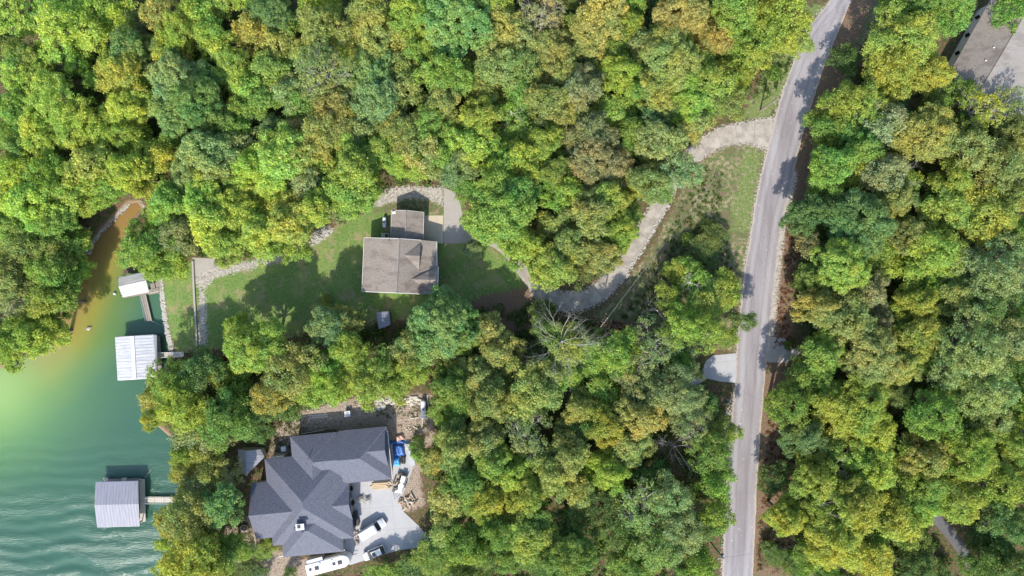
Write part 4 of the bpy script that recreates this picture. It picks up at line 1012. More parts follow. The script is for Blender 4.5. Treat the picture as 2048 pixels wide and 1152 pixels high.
pB = pole(1196, 640, 9.6, 'utility pole beside the bare branched tree below the driveway bend', .9)
pC = pole(1419, 1081, 9.2, 'utility pole with grey transformer at the lower roadside', .2, True)
pD = pole(1912, 1015, 9.4, 'utility pole over dark woods beside the narrow lane', .6)
def wire(name, a, b, sag, label, mat='wire', r=.022):
    pts = []
    for k in range(13):
        t = k / 12; p = a.lerp(b, t); p.z -= sag * 4 * t * (1 - t); pts.append(p)
    tag(MB().tube(pts, r * .38, 4).build(name, mat), label, 'power line', 'overhead power lines')
for k, w_ in enumerate(('left', 'middle', 'right')): wire('power_line', pA[k], pB[k], 1.2, f'{w_} of three overhead wires crossing the rough grass slope', 'pale_wire')
for k in (0, 2): wire('power_line', pC[k], pD[k], 1.4, ('upper' if k else 'lower') + ' of two overhead wires crossing the road near the bottom edge')
wire('power_line', pD[1], W(2040, 1230, 9), 1.0, 'overhead wire running down right from the pole by the lane')
wire('power_line', pA[1], W(1760, -80, 9), 1.4, 'overhead wire following the road toward the top edge')

# ------------------------------------------------------------------ trees: prototypes
def branches(m, p, d, L, r, depth, g, spread=.7, up=.1):
    n = 4; pts = [p]; rad = [r]; q = Vector(p); dd = Vector(d)
    for i in range(n):
        dd = (dd + Vector((g.uniform(-1, 1), g.uniform(-1, 1), g.uniform(-.6, .8) + up)) * .22).normalized(); q = q + dd * (L / n); pts.append(q.copy()); rad.append(r * (1 - .6 * (i + 1) / n))
        if depth > 0 and i > 0:
            for _ in range(2 if g.random() < .6 else 1):
                nd = (dd + Vector((g.uniform(-1, 1), g.uniform(-1, 1), g.uniform(-.5, .8))) * spread).normalized(); branches(m, q.copy(), nd, L * g.uniform(.45, .65), rad[-1] * .62, depth - 1, g, spread, up)
    m.tube(pts, rad, 5 if depth > 1 else 3, False)

PROTO = {}
def make_proto(key, seed, Rr, h, style):
    g = np.random.default_rng(seed); gr = random.Random(seed)
    P = dict(c=dict(rc=(.42, .80), lv=95, ls=.165, jit=.2, nr=.55), f=dict(rc=(.32, .66), lv=76, ls=.155, jit=.32, nr=.7), s=dict(rc=(.36, .72), lv=72, ls=.20, jit=.2, nr=.5), p=dict(rc=(.3, .62), lv=48, ls=.165, jit=.3, nr=.7))[style]
    zc = .52 * h; top = .96 * h
    lobes = [(gr.uniform(-.15, .15) * Rr, gr.uniform(-.15, .15) * Rr, top - .40 * Rr - .2, .44 * Rr)]
    n = int(6 + Rr * .9)
    for i in range(n):
        a = i * 2.399 + gr.uniform(-.5, .5); q = gr.uniform(.34, .86) * Rr; rad = gr.uniform(.19, .40) * Rr
        z = top - .30 * Rr - (q / Rr) ** 1.8 * .29 * h + gr.uniform(-.07, .06) * h - rad * .3
        lobes.append((q * math.cos(a), q * math.sin(a), z, rad))
    for i in range(int(3 + Rr * .5)):   # low skirt
        a = gr.uniform(0, 6.28); q = gr.uniform(.35, .7) * Rr; lobes.append((q * math.cos(a), q * math.sin(a), zc - .02 * h + gr.uniform(-.5, 1), gr.uniform(.24, .34) * Rr))
    LB = np.array(lobes); Pt, Nn, Sz, Ti, Cl = [], [], [], [], []; cl_pts = []
    dens = 1.0 if style != 'p' else .62
    for li, (x, y, z, r_) in enumerate(lobes):
        nc = max(7, int(3.5 * dens * (2 * math.pi * r_ * r_) / 2.0))
        u = unit(g.normal(size=(nc * 2, 3))); u = u[u[:, 2] > -.35][:nc]
        c = np.array((x, y, z)) + u * r_ * np.array((1, 1, 1.05)) * g.uniform(.74, 1.24, (len(u), 1))
        for k in range(len(c)):
            dd = np.linalg.norm(LB[:, :3] - c[k], axis=1) / LB[:, 3]
            if (np.delete(dd, li) < .8).any() and g.random() < .85: continue
            cl_pts.append(c[k]); rc = g.uniform(*P['rc']); lv = int(P['lv'] * (rc / .8) ** 2 * 1.25)
            v = unit(g.normal(size=(lv, 3))); v[:, 2] = np.where(v[:, 2] < -.3, -v[:, 2], v[:, 2])
            sq = np.array((1, 1, .72)) if style != 's' else np.array((1.15, 1.15, .6))
            p = c[k] + v * rc * sq * (1 + g.normal(size=(lv, 1)) * P['jit'])
            nn = unit(v + np.array((0, 0, .35)) + g.normal(size=(lv, 3)) * P['nr'])
            cv = g.random(); Pt.append(p); Nn.append(nn); Sz.append(P['ls'] * g.uniform(.6, 1.35, lv)); Ti.append(g.random(lv)); Cl.append(np.clip(cv + g.normal(size=lv) * .12, 0, 1))
    Pt = np.concatenate(Pt); me = leaf_mesh('crown_' + key, Pt, np.concatenate(Nn), np.concatenate(Sz), np.concatenate(Ti), np.concatenate(Cl), .62 if style != 's' else .42, seed)
    me.materials.append(M['foliage'])
    m = MB(); m.tube([(0, 0, -.3), (.1, 0, h * .3), (.0, .1, h * .6), (0, 0, top - .5 * Rr)], [.028 * h, .021 * h, .014 * h, .006 * h], 8)
    for (x, y, z, r_) in lobes[1:]:
        s0 = Vector((0, 0, max(.3 * h, z - .28 * h))); e_ = Vector((x, y, z)); mid = s0.lerp(e_, .5) + Vector((0, 0, -.3)); m.tube([s0, mid, e_], [.011 * h, .008 * h, .003 * h], 5, False)
        for _ in range(5):
            d = Vector((gr.uniform(-1, 1), gr.uniform(-1, 1), gr.uniform(-.1, 1))).normalized(); m.tube([e_ - (e_ - mid) * .3, e_ + d * r_ * .5, e_ + d * r_ * (1.12 if style == 'p' else .9)], [.004 * h, .0028 * h, .001 * h], 3, False)
    tm = m.mesh('trunk_' + key); tm.materials.append(M['bark'] if style != 'p' else M['deadwood'])
    PROTO[key] = (me, tm, Rr, h); return len(Pt)
tot = 0
for st in 'cfsp':
    for sz, (Rr, h) in dict(S=(3.2, 10.5), M=(4.7, 14.5), L=(6.6, 17.5)).items():
        for v in range(3 if (sz == 'M' and st in 'cf') else 2 if st in 'cfs' else 1):
            tot += make_proto(f'{st}{sz}{v}', hash((ord(st), ord(sz), v)) % 9973, Rr, h, st)
print('leaf faces', tot)
VAR = {'S': 2, 'M': 3, 'L': 2}

PAL = {  # own leaf colours (linear)
    'Y': ((.43, .49, .09), 'yellow-green'), 'L': ((.38, .50, .10), 'lime green'), 'G': ((.26, .39, .085), 'mid green'), 'D': ((.17, .27, .095), 'deep green'),
    'O': ((.40, .42, .13), 'olive'), 'B': ((.37, .325, .16), 'russet brown'), 'S': ((.33, .40, .18), 'silvery green'), 'A': ((.46, .45, .13), 'golden'), 'K': ((.13, .205, .065), 'dark green'), 'T': ((.28, .40, .15), 'mint green')}
PAL = {k: (tuple(c * .80 + m * .20 for c, m in zip(v[0], (.34, .43, .095))), v[1]) for k, v in PAL.items()}

# px, py (crown centre as seen), radius px, colour, style
TREES = """
20 20 48 L f;125 60 66 L f;40 145 46 L f;190 20 38 L f;235 35 36 Y f;262 95 42 D c;320 25 46 O f;355 65 42 Y f;330 108 28 Y c;385 25 36 L c;415 65 38 L c;440 98 36 L f;505 65 38 A f;465 135 40 L f;485 172 34 L c;240 150 46 Y c
255 210 44 Y c;250 270 42 Y f;352 165 58 T c;395 205 62 D c;345 225 46 T c;415 300 56 T c;375 345 44 T f;50 115 40 G c;115 205 66 L f;80 268 44 L c;180 250 45 L f;28 215 42 G c;50 300 40 G c;28 345 46 Y f;185 335 52 O f;258 345 46 Y c
292 300 34 L f;325 312 38 Y f;480 215 28 L c;465 252 32 G c;485 290 36 S f;495 330 40 L c;415 372 42 L c;100 355 50 G f;445 320 30 D c
545 25 42 D c;575 60 30 G c;640 58 60 O f;640 4 38 L f;745 25 50 A c;742 82 46 A f;752 108 34 B c;700 105 32 L c;905 35 62 T c;870 82 34 Y c;990 8 40 Y c;1005 60 46 O c;928 82 30 B f;645 145 60 S p;555 88 36 O f;540 132 38 G c
525 200 34 G c;572 185 36 S f;745 145 48 T c;752 205 52 T c;800 130 36 O s;815 178 36 O s;885 148 48 L f;928 152 34 G c;995 135 50 O f;972 192 36 O c;880 205 40 O c;862 245 44 G f;955 245 50 Y c;935 288 50 L c;1010 332 50 Y c;660 210 46 O f
655 260 54 O s;590 255 30 B f;718 260 36 S f;695 288 36 L c;765 298 36 L c;815 262 42 O s;840 302 48 O f;812 322 44 L f;915 335 44 S f;555 315 54 L c;605 312 40 O f;700 338 52 L c;548 365 44 L c;612 372 40 S f;545 260 30 D c
820 30 44 G c;805 75 36 O f;830 100 30 G c;600 110 30 O f;600 205 34 G f;700 170 26 G c
1084 25 48 B p;1045 80 40 O c;1105 88 40 O c;1210 20 54 A c;1185 66 46 O c;1255 42 30 Y c;1238 68 26 Y c;1360 25 58 A c;1345 68 48 O c;1425 70 46 A c;1340 118 62 O c;1285 95 36 O c;1480 20 50 L c;1525 45 46 Y f;1510 100 44 Y f;1470 108 36 L c
1228 98 32 G c;1238 147 42 Y c;1120 140 46 O c;1045 130 44 O f;1158 174 44 B c;1100 202 48 O c;1045 188 34 G c;1155 218 40 O c;1222 222 38 Y c;1310 182 44 O c;1418 165 50 L f;1467 155 40 Y f;1390 208 42 L c;1457 205 40 O f;1388 246 36 O c;1315 232 38 D c
1264 260 32 G c;1254 297 28 G c;1180 270 46 B c;1192 318 58 B c;1225 345 34 B c;1124 260 28 O c;1090 288 42 G c;1050 262 36 L c;1050 318 45 Y c;1107 342 42 G c;1324 288 48 S c;1352 342 48 S f;1322 388 26 G f;1300 362 44 T f;1358 158 40 L c;1270 180 30 G c;1400 120 34 L c
1003 415 72 G c;960 440 34 G c;1040 375 40 G c;1130 388 48 L c;1178 430 54 O c;1220 398 44 Y c;1242 465 40 Y c;1145 482 40 O c;1098 530 52 Y c;1045 492 40 Y c;1020 468 32 L c;1200 505 44 O c;1168 540 36 K f;1280 365 34 Y c;1258 425 30 G c;1110 455 36 O c
1085 618 28 K f .7;1130 695 46 L s;1085 660 28 G s;1232 705 48 L s;1312 690 46 S p;1275 742 46 S p;1392 562 38 L s .65;1357 540 30 L c .6;1412 604 44 L s .8;1448 582 36 Y s .75;1362 650 40 L s;1416 662 44 L f;1490 642 26 D f;1450 672 30 G f .7;1408 505 34 K f .5;1375 735 34 S f .7;1428 478 28 K f .45;1340 590 28 L f
1618 430 40 D c;1722 445 66 D c;1668 415 36 D c;1792 402 40 O c;1622 492 34 B f;1685 532 58 L c;1620 555 30 G c;1820 472 42 O f;1895 410 50 L s;1968 432 54 Y s;1875 500 48 Y s;1830 535 38 L s;2022 402 42 O c;2000 545 66 S f;1918 582 42 O c
1635 617 40 O c;1735 592 44 B c;1692 635 54 O c;1757 645 40 B c;1835 610 44 Y c;1845 672 50 Y c;1745 712 58 O c;1797 735 40 O c;1650 712 48 G c;1950 700 74 T f;2022 680 50 S f;1975 612 44 D f;1600 755 38 G f;1760 500 36 G f;2025 470 40 L c
1570 22 56 Y f;1587 72 40 L f;1540 75 36 Y f;1813 85 66 Y s;1790 135 52 Y s;1862 150 40 Y s;1908 22 42 G f;1800 8 42 G f;1868 8 40 G f;1720 208 60 L s;1650 255 36 G s;1772 255 54 S c;1852 268 58 O c;1670 335 50 G c;1640 375 30 G c;1770 345 46 S f
1962 220 46 Y p;2012 210 42 S p;1940 302 54 O f;2005 330 54 O f;1910 365 42 L s;1915 255 36 K f;1690 120 30 K f;1792 195 36 K f;2040 265 40 O f;1725 290 44 G c;2030 20 34 G f
1060 778 56 O c;1208 780 38 L s;1345 790 62 S f;1290 790 40 S p;1275 828 48 O c;1212 848 44 Y c;1162 820 36 O c;1052 870 52 S p;1135 885 36 O c;1142 922 42 O c;1265 890 44 O c;1212 945 42 Y c;1100 950 46 O c;1157 982 38 O c;1035 950 44 L c;1052 1005 44 Y c
1055 1068 50 L c;1135 1115 58 G c;1425 905 46 G f;1432 970 38 G f;1430 1030 36 G f;1290 1012 54 T p;1345 1000 48 S f;1362 1060 54 S f;1312 1092 48 T f;1205 1012 50 K f;1232 1062 46 K f;1145 1042 40 K f;1257 1138 38 G s;1395 1132 34 G f;1305 950 36 K f;1385 850 40 S p
1720 810 62 Y c;1662 800 44 Y c;1745 862 44 Y c;1680 860 36 Y c;1580 812 44 G f;1607 876 44 D c;1632 955 48 Y c;1742 935 50 Y c;1705 1015 54 Y c;1575 1035 40 Y c;1670 1085 58 Y c;1785 1042 50 Y c;1737 1112 50 Y c;1640 1030 40 Y c;1972 785 64 T f;1870 830 54 G f
1985 840 44 O f;1850 915 50 O c;1940 915 58 Y s;1850 975 44 L s;1835 1012 40 L s;1912 1000 48 Y s;2000 975 54 L f;2022 890 40 L c;2025 1045 50 D f;1555 960 34 K f;1970 1135 44 K f;1830 1140 46 K f;1800 960 34 G f;1905 870 38 G f;1800 900 36 G f
512 695 58 L c;478 660 32 L c;655 650 40 S c;692 640 34 O c;697 700 42 L s;640 745 42 L f;580 742 56 O f;540 790 44 O f;885 640 58 T c;855 678 50 T c;925 668 44 G c;822 702 44 O f;822 738 44 L f;770 742 44 L f;738 768 42 L f;975 660 34 O c
1005 702 46 O c;960 745 42 O c;900 772 46 G c;985 808 50 O c;342 768 46 G f;310 790 36 O f;365 815 50 L s;302 836 24 Y f;388 862 38 S f;450 838 52 G s;398 745 42 D f;440 752 34 Y f;460 866 32 B p .8;367 906 26 G c;402 905 32 O f;362 942 26 A f
420 945 32 A f;452 956 32 S p .8;395 975 34 S p;372 1035 56 O f;335 1050 36 O f;443 1012 42 T c;385 1132 56 Y s;448 1108 42 G s .75;340 1150 36 Y f;520 815 36 D s;622 778 38 L s;665 770 40 L f;565 810 34 K s;512 860 28 K c .8;790 770 40 L f;892 832 34 G s .7
838 905 22 L s;868 915 34 O c;905 900 46 O c;935 962 46 G c;900 1000 38 O c;965 890 46 O c;975 1000 42 Y c;930 1095 46 G c;990 925 46 L c;1000 1060 40 G c;770 1152 36 G s .45;872 1118 46 G s .5;824 1146 38 D s .45;890 1055 38 O f;530 1100 24 G s .35;578 1152 20 K f .4;498 1142 36 K f .4
60 415 54 L c;150 388 46 L c;200 374 40 L f;15 400 46 G f;50 495 50 O f;95 505 46 O f;138 484 32 L c;18 555 42 O c;95 552 46 G c;35 602 44 S p;95 605 44 L c;62 668 46 Y c;15 690 48 Y f;140 540 30 L c;100 445 44 G c;20 455 40 G c
278 466 28 G s;300 505 50 L s;350 470 46 S f;338 528 36 L s;415 440 56 Y c;472 405 48 Y c;448 490 42 L c;512 462 48 Y c;575 440 48 Y c;622 415 42 L c;400 395 42 L c;330 402 44 L c;316 436 30 L f;700 378 50 L c;590 500 30 L f;530 502 28 L f;665 420 24 S p
650 325 36 L c;1838 1085 34 K f;1842 1122 36 K f;1968 1082 30 K f .8;1995 1112 40 K f;2030 1135 40 D f;1985 1150 36 K f;1875 1150 34 K f .7;1550 1110 30 K f .5;1600 1130 34 K f .6;735 372 34 L f;470 365 34 G c;935 372 28 G f;740 330 30 G f;880 310 40 L f;945 500 20 S c .6
"""
def water_d(p): return sdf(np.array([p[0]]), np.array([p[1]]), WPOLY)[0]
LAND = [("tan shingled house", 800, 530), ("slate blue house", 640, 990), ("driveway bend", 1190, 600), ("white roofed boathouse", 270, 715), ("lilac roofed boathouse", 234, 1008), ("smallest boathouse", 265, 570), ("driveway mouth", 1535, 268), ("head of the cove", 265, 415), ("top right house", 1970, 100), ("white driveway apron", 1440, 735), ("triangular grey apron", 1565, 700), ("small metal shed", 766, 640), ("garage", 815, 450), ("narrow lane", 1900, 1070), ("long gas tank", 848, 815), ("stump in the lake", 177, 657)]
ORD = ['', 'second ', 'third ', 'fourth ', 'fifth ', 'sixth ', 'seventh ', 'eighth ', 'ninth ', 'tenth ', 'eleventh ', 'twelfth ', '13th ', '14th ', '15th ', '16th ', '17th ', '18th ']
def direction(dx, dy):
    a = math.degrees(math.atan2(-dy, dx)) % 360
    return ['right of', 'above right of', 'above', 'above left of', 'left of', 'below left of', 'below', 'below right of'][int((a + 22.5) // 45) % 8]
placed = []; todo = []; SMALL = []
LIMIT = 34.5
def add_tree(px, py, r, c, st, low=1.0):
    g = random.Random(int(px * 31 + py * 7 + r)); rm = r / 10 * .92
    size = 'S' if rm < 3.6 else 'M' if rm < 5.3 else 'L'
    nv = 1 if st == 'p' else (3 if (size == 'M' and st in 'cf') else 2)
    me, tm, Rr, h = PROTO[f'{st}{size}{g.randrange(nv)}']
    s = rm / Rr * 1.03; sz = s ** .5 * g.uniform(.86, 1.06) * low
    if c == 'K': sz *= .72
    z = .74 * h * sz; p = W(px, py, z)
    wd = water_d(p)
    rank_small = (px, py, r) in MINOR
    base = float(gz(wd)) if wd < .5 else -.8
    b = PAL[c][0]; j = [g.uniform(.9, 1.1) for _ in range(3)]; v = g.uniform(.9, 1.1) * (1.2 if px < 640 and py < 470 else 1.08 if px < 1100 and py < 420 else 1)  # extra brightness put into the leaf colour of upper-left and upper-middle crowns
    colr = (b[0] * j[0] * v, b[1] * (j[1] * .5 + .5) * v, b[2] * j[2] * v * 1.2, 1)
    if rank_small:
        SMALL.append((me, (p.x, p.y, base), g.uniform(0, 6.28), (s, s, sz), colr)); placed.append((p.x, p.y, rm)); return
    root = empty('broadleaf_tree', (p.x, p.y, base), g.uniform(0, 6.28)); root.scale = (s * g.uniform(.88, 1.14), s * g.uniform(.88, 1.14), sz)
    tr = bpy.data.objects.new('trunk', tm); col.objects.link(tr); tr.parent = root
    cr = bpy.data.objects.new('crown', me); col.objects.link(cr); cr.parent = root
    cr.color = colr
    placed.append((p.x, p.y, rm)); todo.append((root, px, py, r, c, st, low))
ALL = [(float(q[0]), float(q[1]), float(q[2]), q[3], q[4], float(q[5]) if len(q) > 5 else 1.0) for ln in TREES.strip().split('\n') for q in (t.split() for t in ln.split(';')) if len(q) >= 5]
MINOR = set(t[:3] for t in sorted(ALL, key=lambda t: -(t[2] - (9 if t[3] == 'K' else 0)))[296:])
for t in ALL: add_tree(*t)

# gaps in the wood get lower, darker understorey trees
CLEAR = [WPOLY] + [WP(p) for p in (lawn_px, rough_px, verge_px, yard_px, wyard_px)] + [WP(topclear_px), WP([(165, 480), (220, 395), (300, 385), (310, 430), (250, 480), (200, 560)])]
CLEAR += [WP([(700, 960), (860, 960), (880, 1110), (600, 1160), (480, 1120), (480, 850), (790, 840), (790, 960)]), WP([(1860, 20), (2048, 0), (2200, 0), (2200, 300), (1960, 210), (1880, 190)])]
RRp = [W(*p).xy for p in road_R]; RLp = [W(*p).xy for p in road_L]
def clear_d(X, Y):
    d = np.full(X.shape, -9.)
    for p in CLEAR: d = np.maximum(d, sdf(X, Y, p))
    mid = [(a + b) / 2 for a, b in zip([W(x, y).xy for x, y in zip(np.interp(np.linspace(-60, 1300, 40), [p[1] for p in road_L], [p[0] for p in road_L]), np.linspace(-60, 1300, 40))], [W(x, y).xy for x, y in zip(np.interp(np.linspace(-60, 1300, 40), [p[1] for p in road_R], [p[0] for p in road_R]), np.linspace(-60, 1300, 40))])]
    d = np.maximum(d, line_d(X, Y, mid, [4.4] * len(mid))); d = np.maximum(d, line_d(X, Y, [m + Vector((3.5, 0)) for m in mid], [3.0] * len(mid)))
    d = np.maximum(d, line_d(X, Y, DRIVE, [w + 1 for w in DW])); d = np.maximum(d, line_d(X, Y, LANE, [2.2] * len(LANE)))
    for q in ([(1405, 700), (1480, 700), (1475, 770), (1405, 770)], [(1530, 660), (1610, 690), (1600, 730), (1530, 730)]): d = np.maximum(d, sdf(X, Y, WP(q)))
    return d
print('catalogued', len(todo))

# undergrowth: one mass of leafy ground cover under the trees
def undergrowth():
    g = np.random.default_rng(11); n = 7600
    X = g.uniform(-112, 112, n); Y = g.uniform(-66, 66, n); d = clear_d(X, Y); k = d < -1.2; X, Y = X[k], Y[k]
    P, Nn, S, T, C = [], [], [], [], []
    for x, y in zip(X, Y):
        r = g.uniform(.6, 1.7); h = r * g.uniform(.7, 1.5); lv = int(46 * r); v = unit(g.normal(size=(lv, 3))); v[:, 2] = abs(v[:, 2])
        P.append(np.array((x, y, .1)) + v * np.array((r, r, h)) * g.uniform(.6, 1.1, (lv, 1))); Nn.append(unit(v + g.normal(size=(lv, 3)) * .6 + np.array((0, 0, .5)))); S.append(g.uniform(.16, .36, lv)); T.append(g.random(lv)); C.append(np.clip(g.random() + g.normal(size=lv) * .1, 0, 1))
    me = leaf_mesh('undergrowth', np.concatenate(P), np.concatenate(Nn), np.concatenate(S), np.concatenate(T), np.concatenate(C)); o = link('undergrowth', me, 'foliage'); o.color = (.11, .18, .05, 1)
    tag(o, 'low leafy undergrowth covering the floor of the woods', 'undergrowth', kind='stuff')
undergrowth()
def weeds(name, polys, n, r, color, label, seed, hh=.5, inset=.3):
    g = np.random.default_rng(seed); P, Nn, S, T, C = [], [], [], [], []
    for poly, cnt in zip(polys, n):
        xs = [p[0] for p in poly]; ys = [p[1] for p in poly]; X = g.uniform(min(xs), max(xs), cnt * 3); Y = g.uniform(min(ys), max(ys), cnt * 3); k = sdf(X, Y, poly) > inset; X, Y = X[k][:cnt], Y[k][:cnt]
        for x, y in zip(X, Y):
            q = g.uniform(.4, 1) * r; lv = int(14 + 20 * q); v = unit(g.normal(size=(lv, 3))); v[:, 2] = abs(v[:, 2])
            P.append(np.array((x, y, .02)) + v * np.array((q, q, hh * q)) * g.uniform(.3, 1.1, (lv, 1))); Nn.append(unit(v + g.normal(size=(lv, 3)) * .7)); S.append(g.uniform(.05, .16, lv)); T.append(g.random(lv)); C.append(g.random(lv))
    me = leaf_mesh(name, np.concatenate(P), np.concatenate(Nn), np.concatenate(S), np.concatenate(T), np.concatenate(C)); o = link(name, me, 'foliage'); o.color = (*color, 1); tag(o, label, 'weeds', kind='stuff')
weeds('weeds', [WP([(1400, 330), (1450, 340), (1440, 450), (1400, 560), (1300, 660), (1230, 640), (1290, 560), (1330, 470)]), WP([(1380, 450), (1450, 450), (1470, 560), (1400, 560)]), WP([(1560, 40), (1600, 60), (1575, 150), (1540, 200), (1500, 210), (1520, 120)])], [420, 160, 200], .7, (.09, .14, .035), 'rough weeds on the slope between driveway and road', 21)
weeds('fallen_leaves', [WP([(1190, 640), (1240, 640), (1300, 690), (1330, 700), (1260, 720)]), WP([(1600, 400), (1572, 440), (1555, 600), (1545, 700), (1590, 690), (1600, 560)]), WP([(1535, 800), (1580, 800), (1560, 1000), (1520, 1150), (1510, 1150)])], [200, 260, 260], .5, (.26, .13, .075), 'reddish brown leaf litter along the verges', 22, .25)

# ------------------------------------------------------------------ bare trees and dead limbs
def dead_tree(px, py, r, label, seed, z=9.0, depth=3, n=7, trunk=True, spread=.75):
    g = random.Random(seed); top = W(px, py, z); root = empty('dead_tree', (top.x, top.y, 0), 0, label, 'dead tree', 'bare grey trees')
    m = MB(); rm = r / 10
    m.tube([(0, 0, -.3), (.1, .1, z * .4), (0, 0, z * .72)], [.26, .2, .14], 7); m.build('trunk', 'deadwood', root)
    for k in range(n):
        a = k * 6.283 / n + g.uniform(-.3, .3); mb = MB(); z0 = z * g.uniform(.45, .72)
        branches(mb, Vector((0, 0, z0)), Vector((math.cos(a), math.sin(a), .55)).normalized(), rm * g.uniform(.6, .95), .042, depth, g, spread); mb.build('limb', 'deadwood', root)
dead_tree(1128, 688, 74, 'big half dead tree, bare grey limbs ringing lime foliage below the driveway bend', 1, 16.5, 3, 15)
dead_tree(1357, 900, 44, 'bare grey tree in the dark gap left of the lower road', 2, 9, 3, 8)
dead_tree(1022, 212, 30, 'small bare grey tree in the middle of the upper woods', 3, 13, 2, 7)
dead_tree(1838, 345, 40, 'bare twiggy tree in the right woods under the top right house', 4, 13.5, 3, 7)
dead_tree(1662, 1045, 40, 'thick forked bare tree standing out of yellow-green crowns at lower right', 5, 15.5, 2, 5)
dead_tree(1735, 1000, 34, 'slender bare tree right of the thick forked one at lower right', 6, 15.5, 2, 5)
dead_tree(1690, 942, 36, 'leaning bare tree in the dark gap between yellow-green crowns', 7, 13.5, 2, 5)
dead_tree(1390, 565, 24, 'bare grey twigs poking out of the lime trees beside the road', 8, 12.5, 2, 5)
dead_tree(1320, 622, 30, 'bare grey branches reaching left from the roadside lime trees', 9, 9, 2, 5)
dead_tree(662, 150, 30, 'bare branches inside the silvery crown of the upper woods', 10, 14.5, 2, 6)
dead_tree(1084, 30, 32, 'pale bare branches rising through a russet crown at the top edge', 11, 15, 2, 6)
dead_tree(1045, 845, 34, 'pale bare branches fanning over a silvery crown below the middle', 12, 15, 2, 6)
dead_tree(440, 960, 30, 'tangled bare branches between the lake and the blue house', 13, 8, 2, 7)
dead_tree(665, 415, 22, 'bare pale brush at the wood edge left of the gravel arc', 14, 5, 2, 8)
dead_tree(1425, 830, 34, 'thin bare branches overhanging the road shoulder', 15, 7, 2, 5)

# small shrubs
def shrub(px, py, r, h, c, label, n=500):
    root = empty('shrub', W(px, py), 0, label, 'shrub'); st = MB()
    for k in range(4): a = k * 1.6; st.tube([(0, 0, 0), (math.cos(a) * r * .5, math.sin(a) * r * .5, h * .7)], [.05, .02], 4)
    st.build('stem', 'bark', root); leaves(root, 'crown', n, (0, 0, h * .55), (r, r, h * .5), .14, PAL[c][0] if isinstance(c, str) else c, int(px))
shrub(449, 722, 1.1, 2.2, (.42, .03, .02), 'bright red leaved shrub between the lawn gravel and the lime tree')
shrub(1415, 455, 1.9, 2.0, 'K', 'dark round shrub high on the rough grass slope', 900)
shrub(1372, 480, 1.5, 1.6, 'G', 'low green shrub left of the dark ones on the slope', 700)
shrub(1545, 150, 1.8, 1.8, 'G', 'green shrub on the grass left of the upper road', 800)
shrub(1575, 690, 1.2, 1.3, 'K', 'small dark shrub beside the triangular grey apron')
shrub(655, 600, 1.3, 1.6, 'O', 'pale weedy shrub on the shaded lawn edge left of the metal shed')
shrub(836, 880, 1.5, 1.6, 'K', 'dark shrub in the brown yard below the long gas tank', 700)

stones('rubble', [(600, 840), (690, 815), (770, 820), (840, 850)], 1.9, 240, .04, .2, 'rubble', .03, 12, 'small pale debris strewn over the brown yard')
weeds('weeds', [WP([(540, 840), (600, 820), (620, 860), (580, 900), (530, 920)]), WP([(455, 1040), (505, 1040), (520, 1150), (460, 1120)]), WP([(690, 800), (860, 800), (860, 880), (800, 860)]), WP([(1515, 1030), (1640, 1030), (1660, 1150), (1510, 1150)])], [130, 110, 70, 220], .8, (.16, .17, .06), 'scrubby weeds on the brown yard and clearings', 23)
# tyres at the lower roadside
for k, (px, py) in enumerate(((1425, 1131), (1426, 1138))):
    o = MB().tube([(.3 * math.cos(t * math.pi / 8), .3 * math.sin(t * math.pi / 8), .12 ) for t in range(17)], .12, 8, False).build('tyre', 'tyre'); o.location = W(px, py, .01 + k * .02); tag(o, ('upper' if k == 0 else 'lower') + ' black tyre lying by the lower utility pole', 'tyre', 'tyres by the pole')

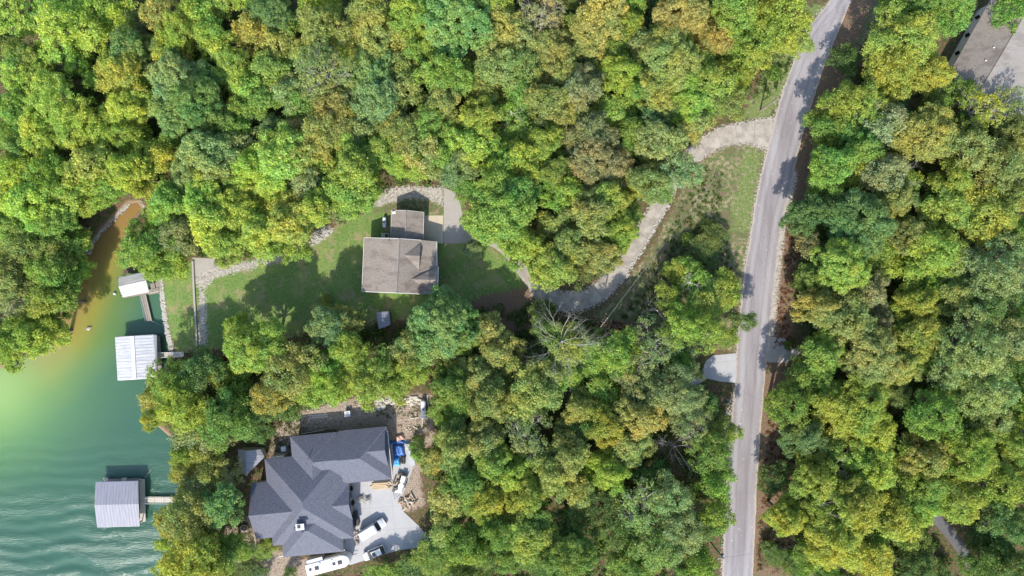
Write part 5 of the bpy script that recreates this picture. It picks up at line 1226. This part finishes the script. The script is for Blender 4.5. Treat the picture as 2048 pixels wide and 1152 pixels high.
# ------------------------------------------------------------------ understorey fill, then labels for every tree
def fill(maxn):
    g = np.random.default_rng(5); A = np.array(placed); cnt = 0
    X = g.uniform(-104, 104, 6000); Y = g.uniform(-59, 59, 6000); d = clear_d(X, Y)
    for x, y, dd in zip(X, Y, d):
        if dd > -2.2 or cnt >= maxn: continue
        dist = np.hypot(A[:, 0] - x, A[:, 1] - y) - A[:, 2]
        if dist.min() < -.5: continue
        z = 9.5; s = 10 / (1 - z / HC); px, py = 1024 + x * s, 576 - y * s
        if not (-20 < px < 2068 and -20 < py < 1172): continue
        r_ = random.Random(int(px)).uniform(26, 34); MINOR.add((px, py, r_)); add_tree(px, py, r_, random.Random(int(py)).choice('GLDGK'), 'f', .95); cnt += 1
        A = np.array(placed)
    print('filled', cnt)
fill(110)
def small_trees():
    V, T, C, K = [], [], [], []
    for me, loc, rz, sc, colr in SMALL:
        n = len(me.vertices); co = np.empty(n * 3, np.float32); me.vertices.foreach_get('co', co); co = co.reshape(-1, 3) * np.array(sc)
        c_, s_ = math.cos(rz), math.sin(rz); co = np.stack([co[:, 0] * c_ - co[:, 1] * s_ + loc[0], co[:, 0] * s_ + co[:, 1] * c_ + loc[1], co[:, 2] + loc[2]], -1); V.append(co)
        for nm, L in (('tint', T), ('clump', C)):
            a = np.empty(n // 4, np.float32); me.attributes[nm].data.foreach_get('value', a); L.append(a)
        K.append(np.tile(np.array(colr, np.float32), (n // 4, 1)))
    V = np.concatenate(V); nf = len(V) // 4
    me = bpy.data.meshes.new('small_trees'); me.vertices.add(len(V)); me.vertices.foreach_set('co', V.ravel().astype(np.float32)); me.loops.add(len(V)); me.loops.foreach_set('vertex_index', np.arange(len(V), dtype=np.int32))
    me.polygons.add(nf); me.polygons.foreach_set('loop_start', np.arange(0, len(V), 4, dtype=np.int32)); me.update(calc_edges=True)
    for nm, a in (('tint', T), ('clump', C)): at = me.attributes.new(nm, 'FLOAT', 'FACE'); at.data.foreach_set('value', np.concatenate(a))
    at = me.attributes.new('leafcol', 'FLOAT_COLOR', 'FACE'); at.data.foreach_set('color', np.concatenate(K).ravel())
    tag(link('small_trees', me, 'mixed_foliage'), 'smaller trees and saplings filling the gaps of the woods', 'small trees', kind='stuff')
    print('small', len(SMALL), nf)
small_trees()
keys = {}
for t in todo:
    root, px, py, r, c, st, low = t
    b = min(LAND, key=lambda l: (l[1] - px) ** 2 + (l[2] - py) ** 2)
    d = direction(px - b[1], py - b[2]); keys.setdefault((c, d, b[0]), []).append((math.hypot(px - b[1], py - b[2]), t, b))
for (c, d, lm), lst in keys.items():
    lst.sort(key=lambda q: q[0])
    for i, (dist, t, b) in enumerate(lst):
        tone = PAL[c][1]; r = t[3]
        sz = 'low ' if t[6] < 1 or c == 'K' else 'small ' if r < 34 else 'broad ' if r > 54 else ''
        lab = f'{tone} tree, {ORD[i]}nearest {tone} one {d} the {lm}'
        if len((sz + lab).replace('-', ' ').split()) <= 16: lab = sz + lab
        t[0]['label'] = lab; t[0]['category'] = 'tree'; t[0]['group'] = 'broadleaf trees of the lakeside woods'
print('trees', len(todo), 'objects', len(bpy.data.objects))
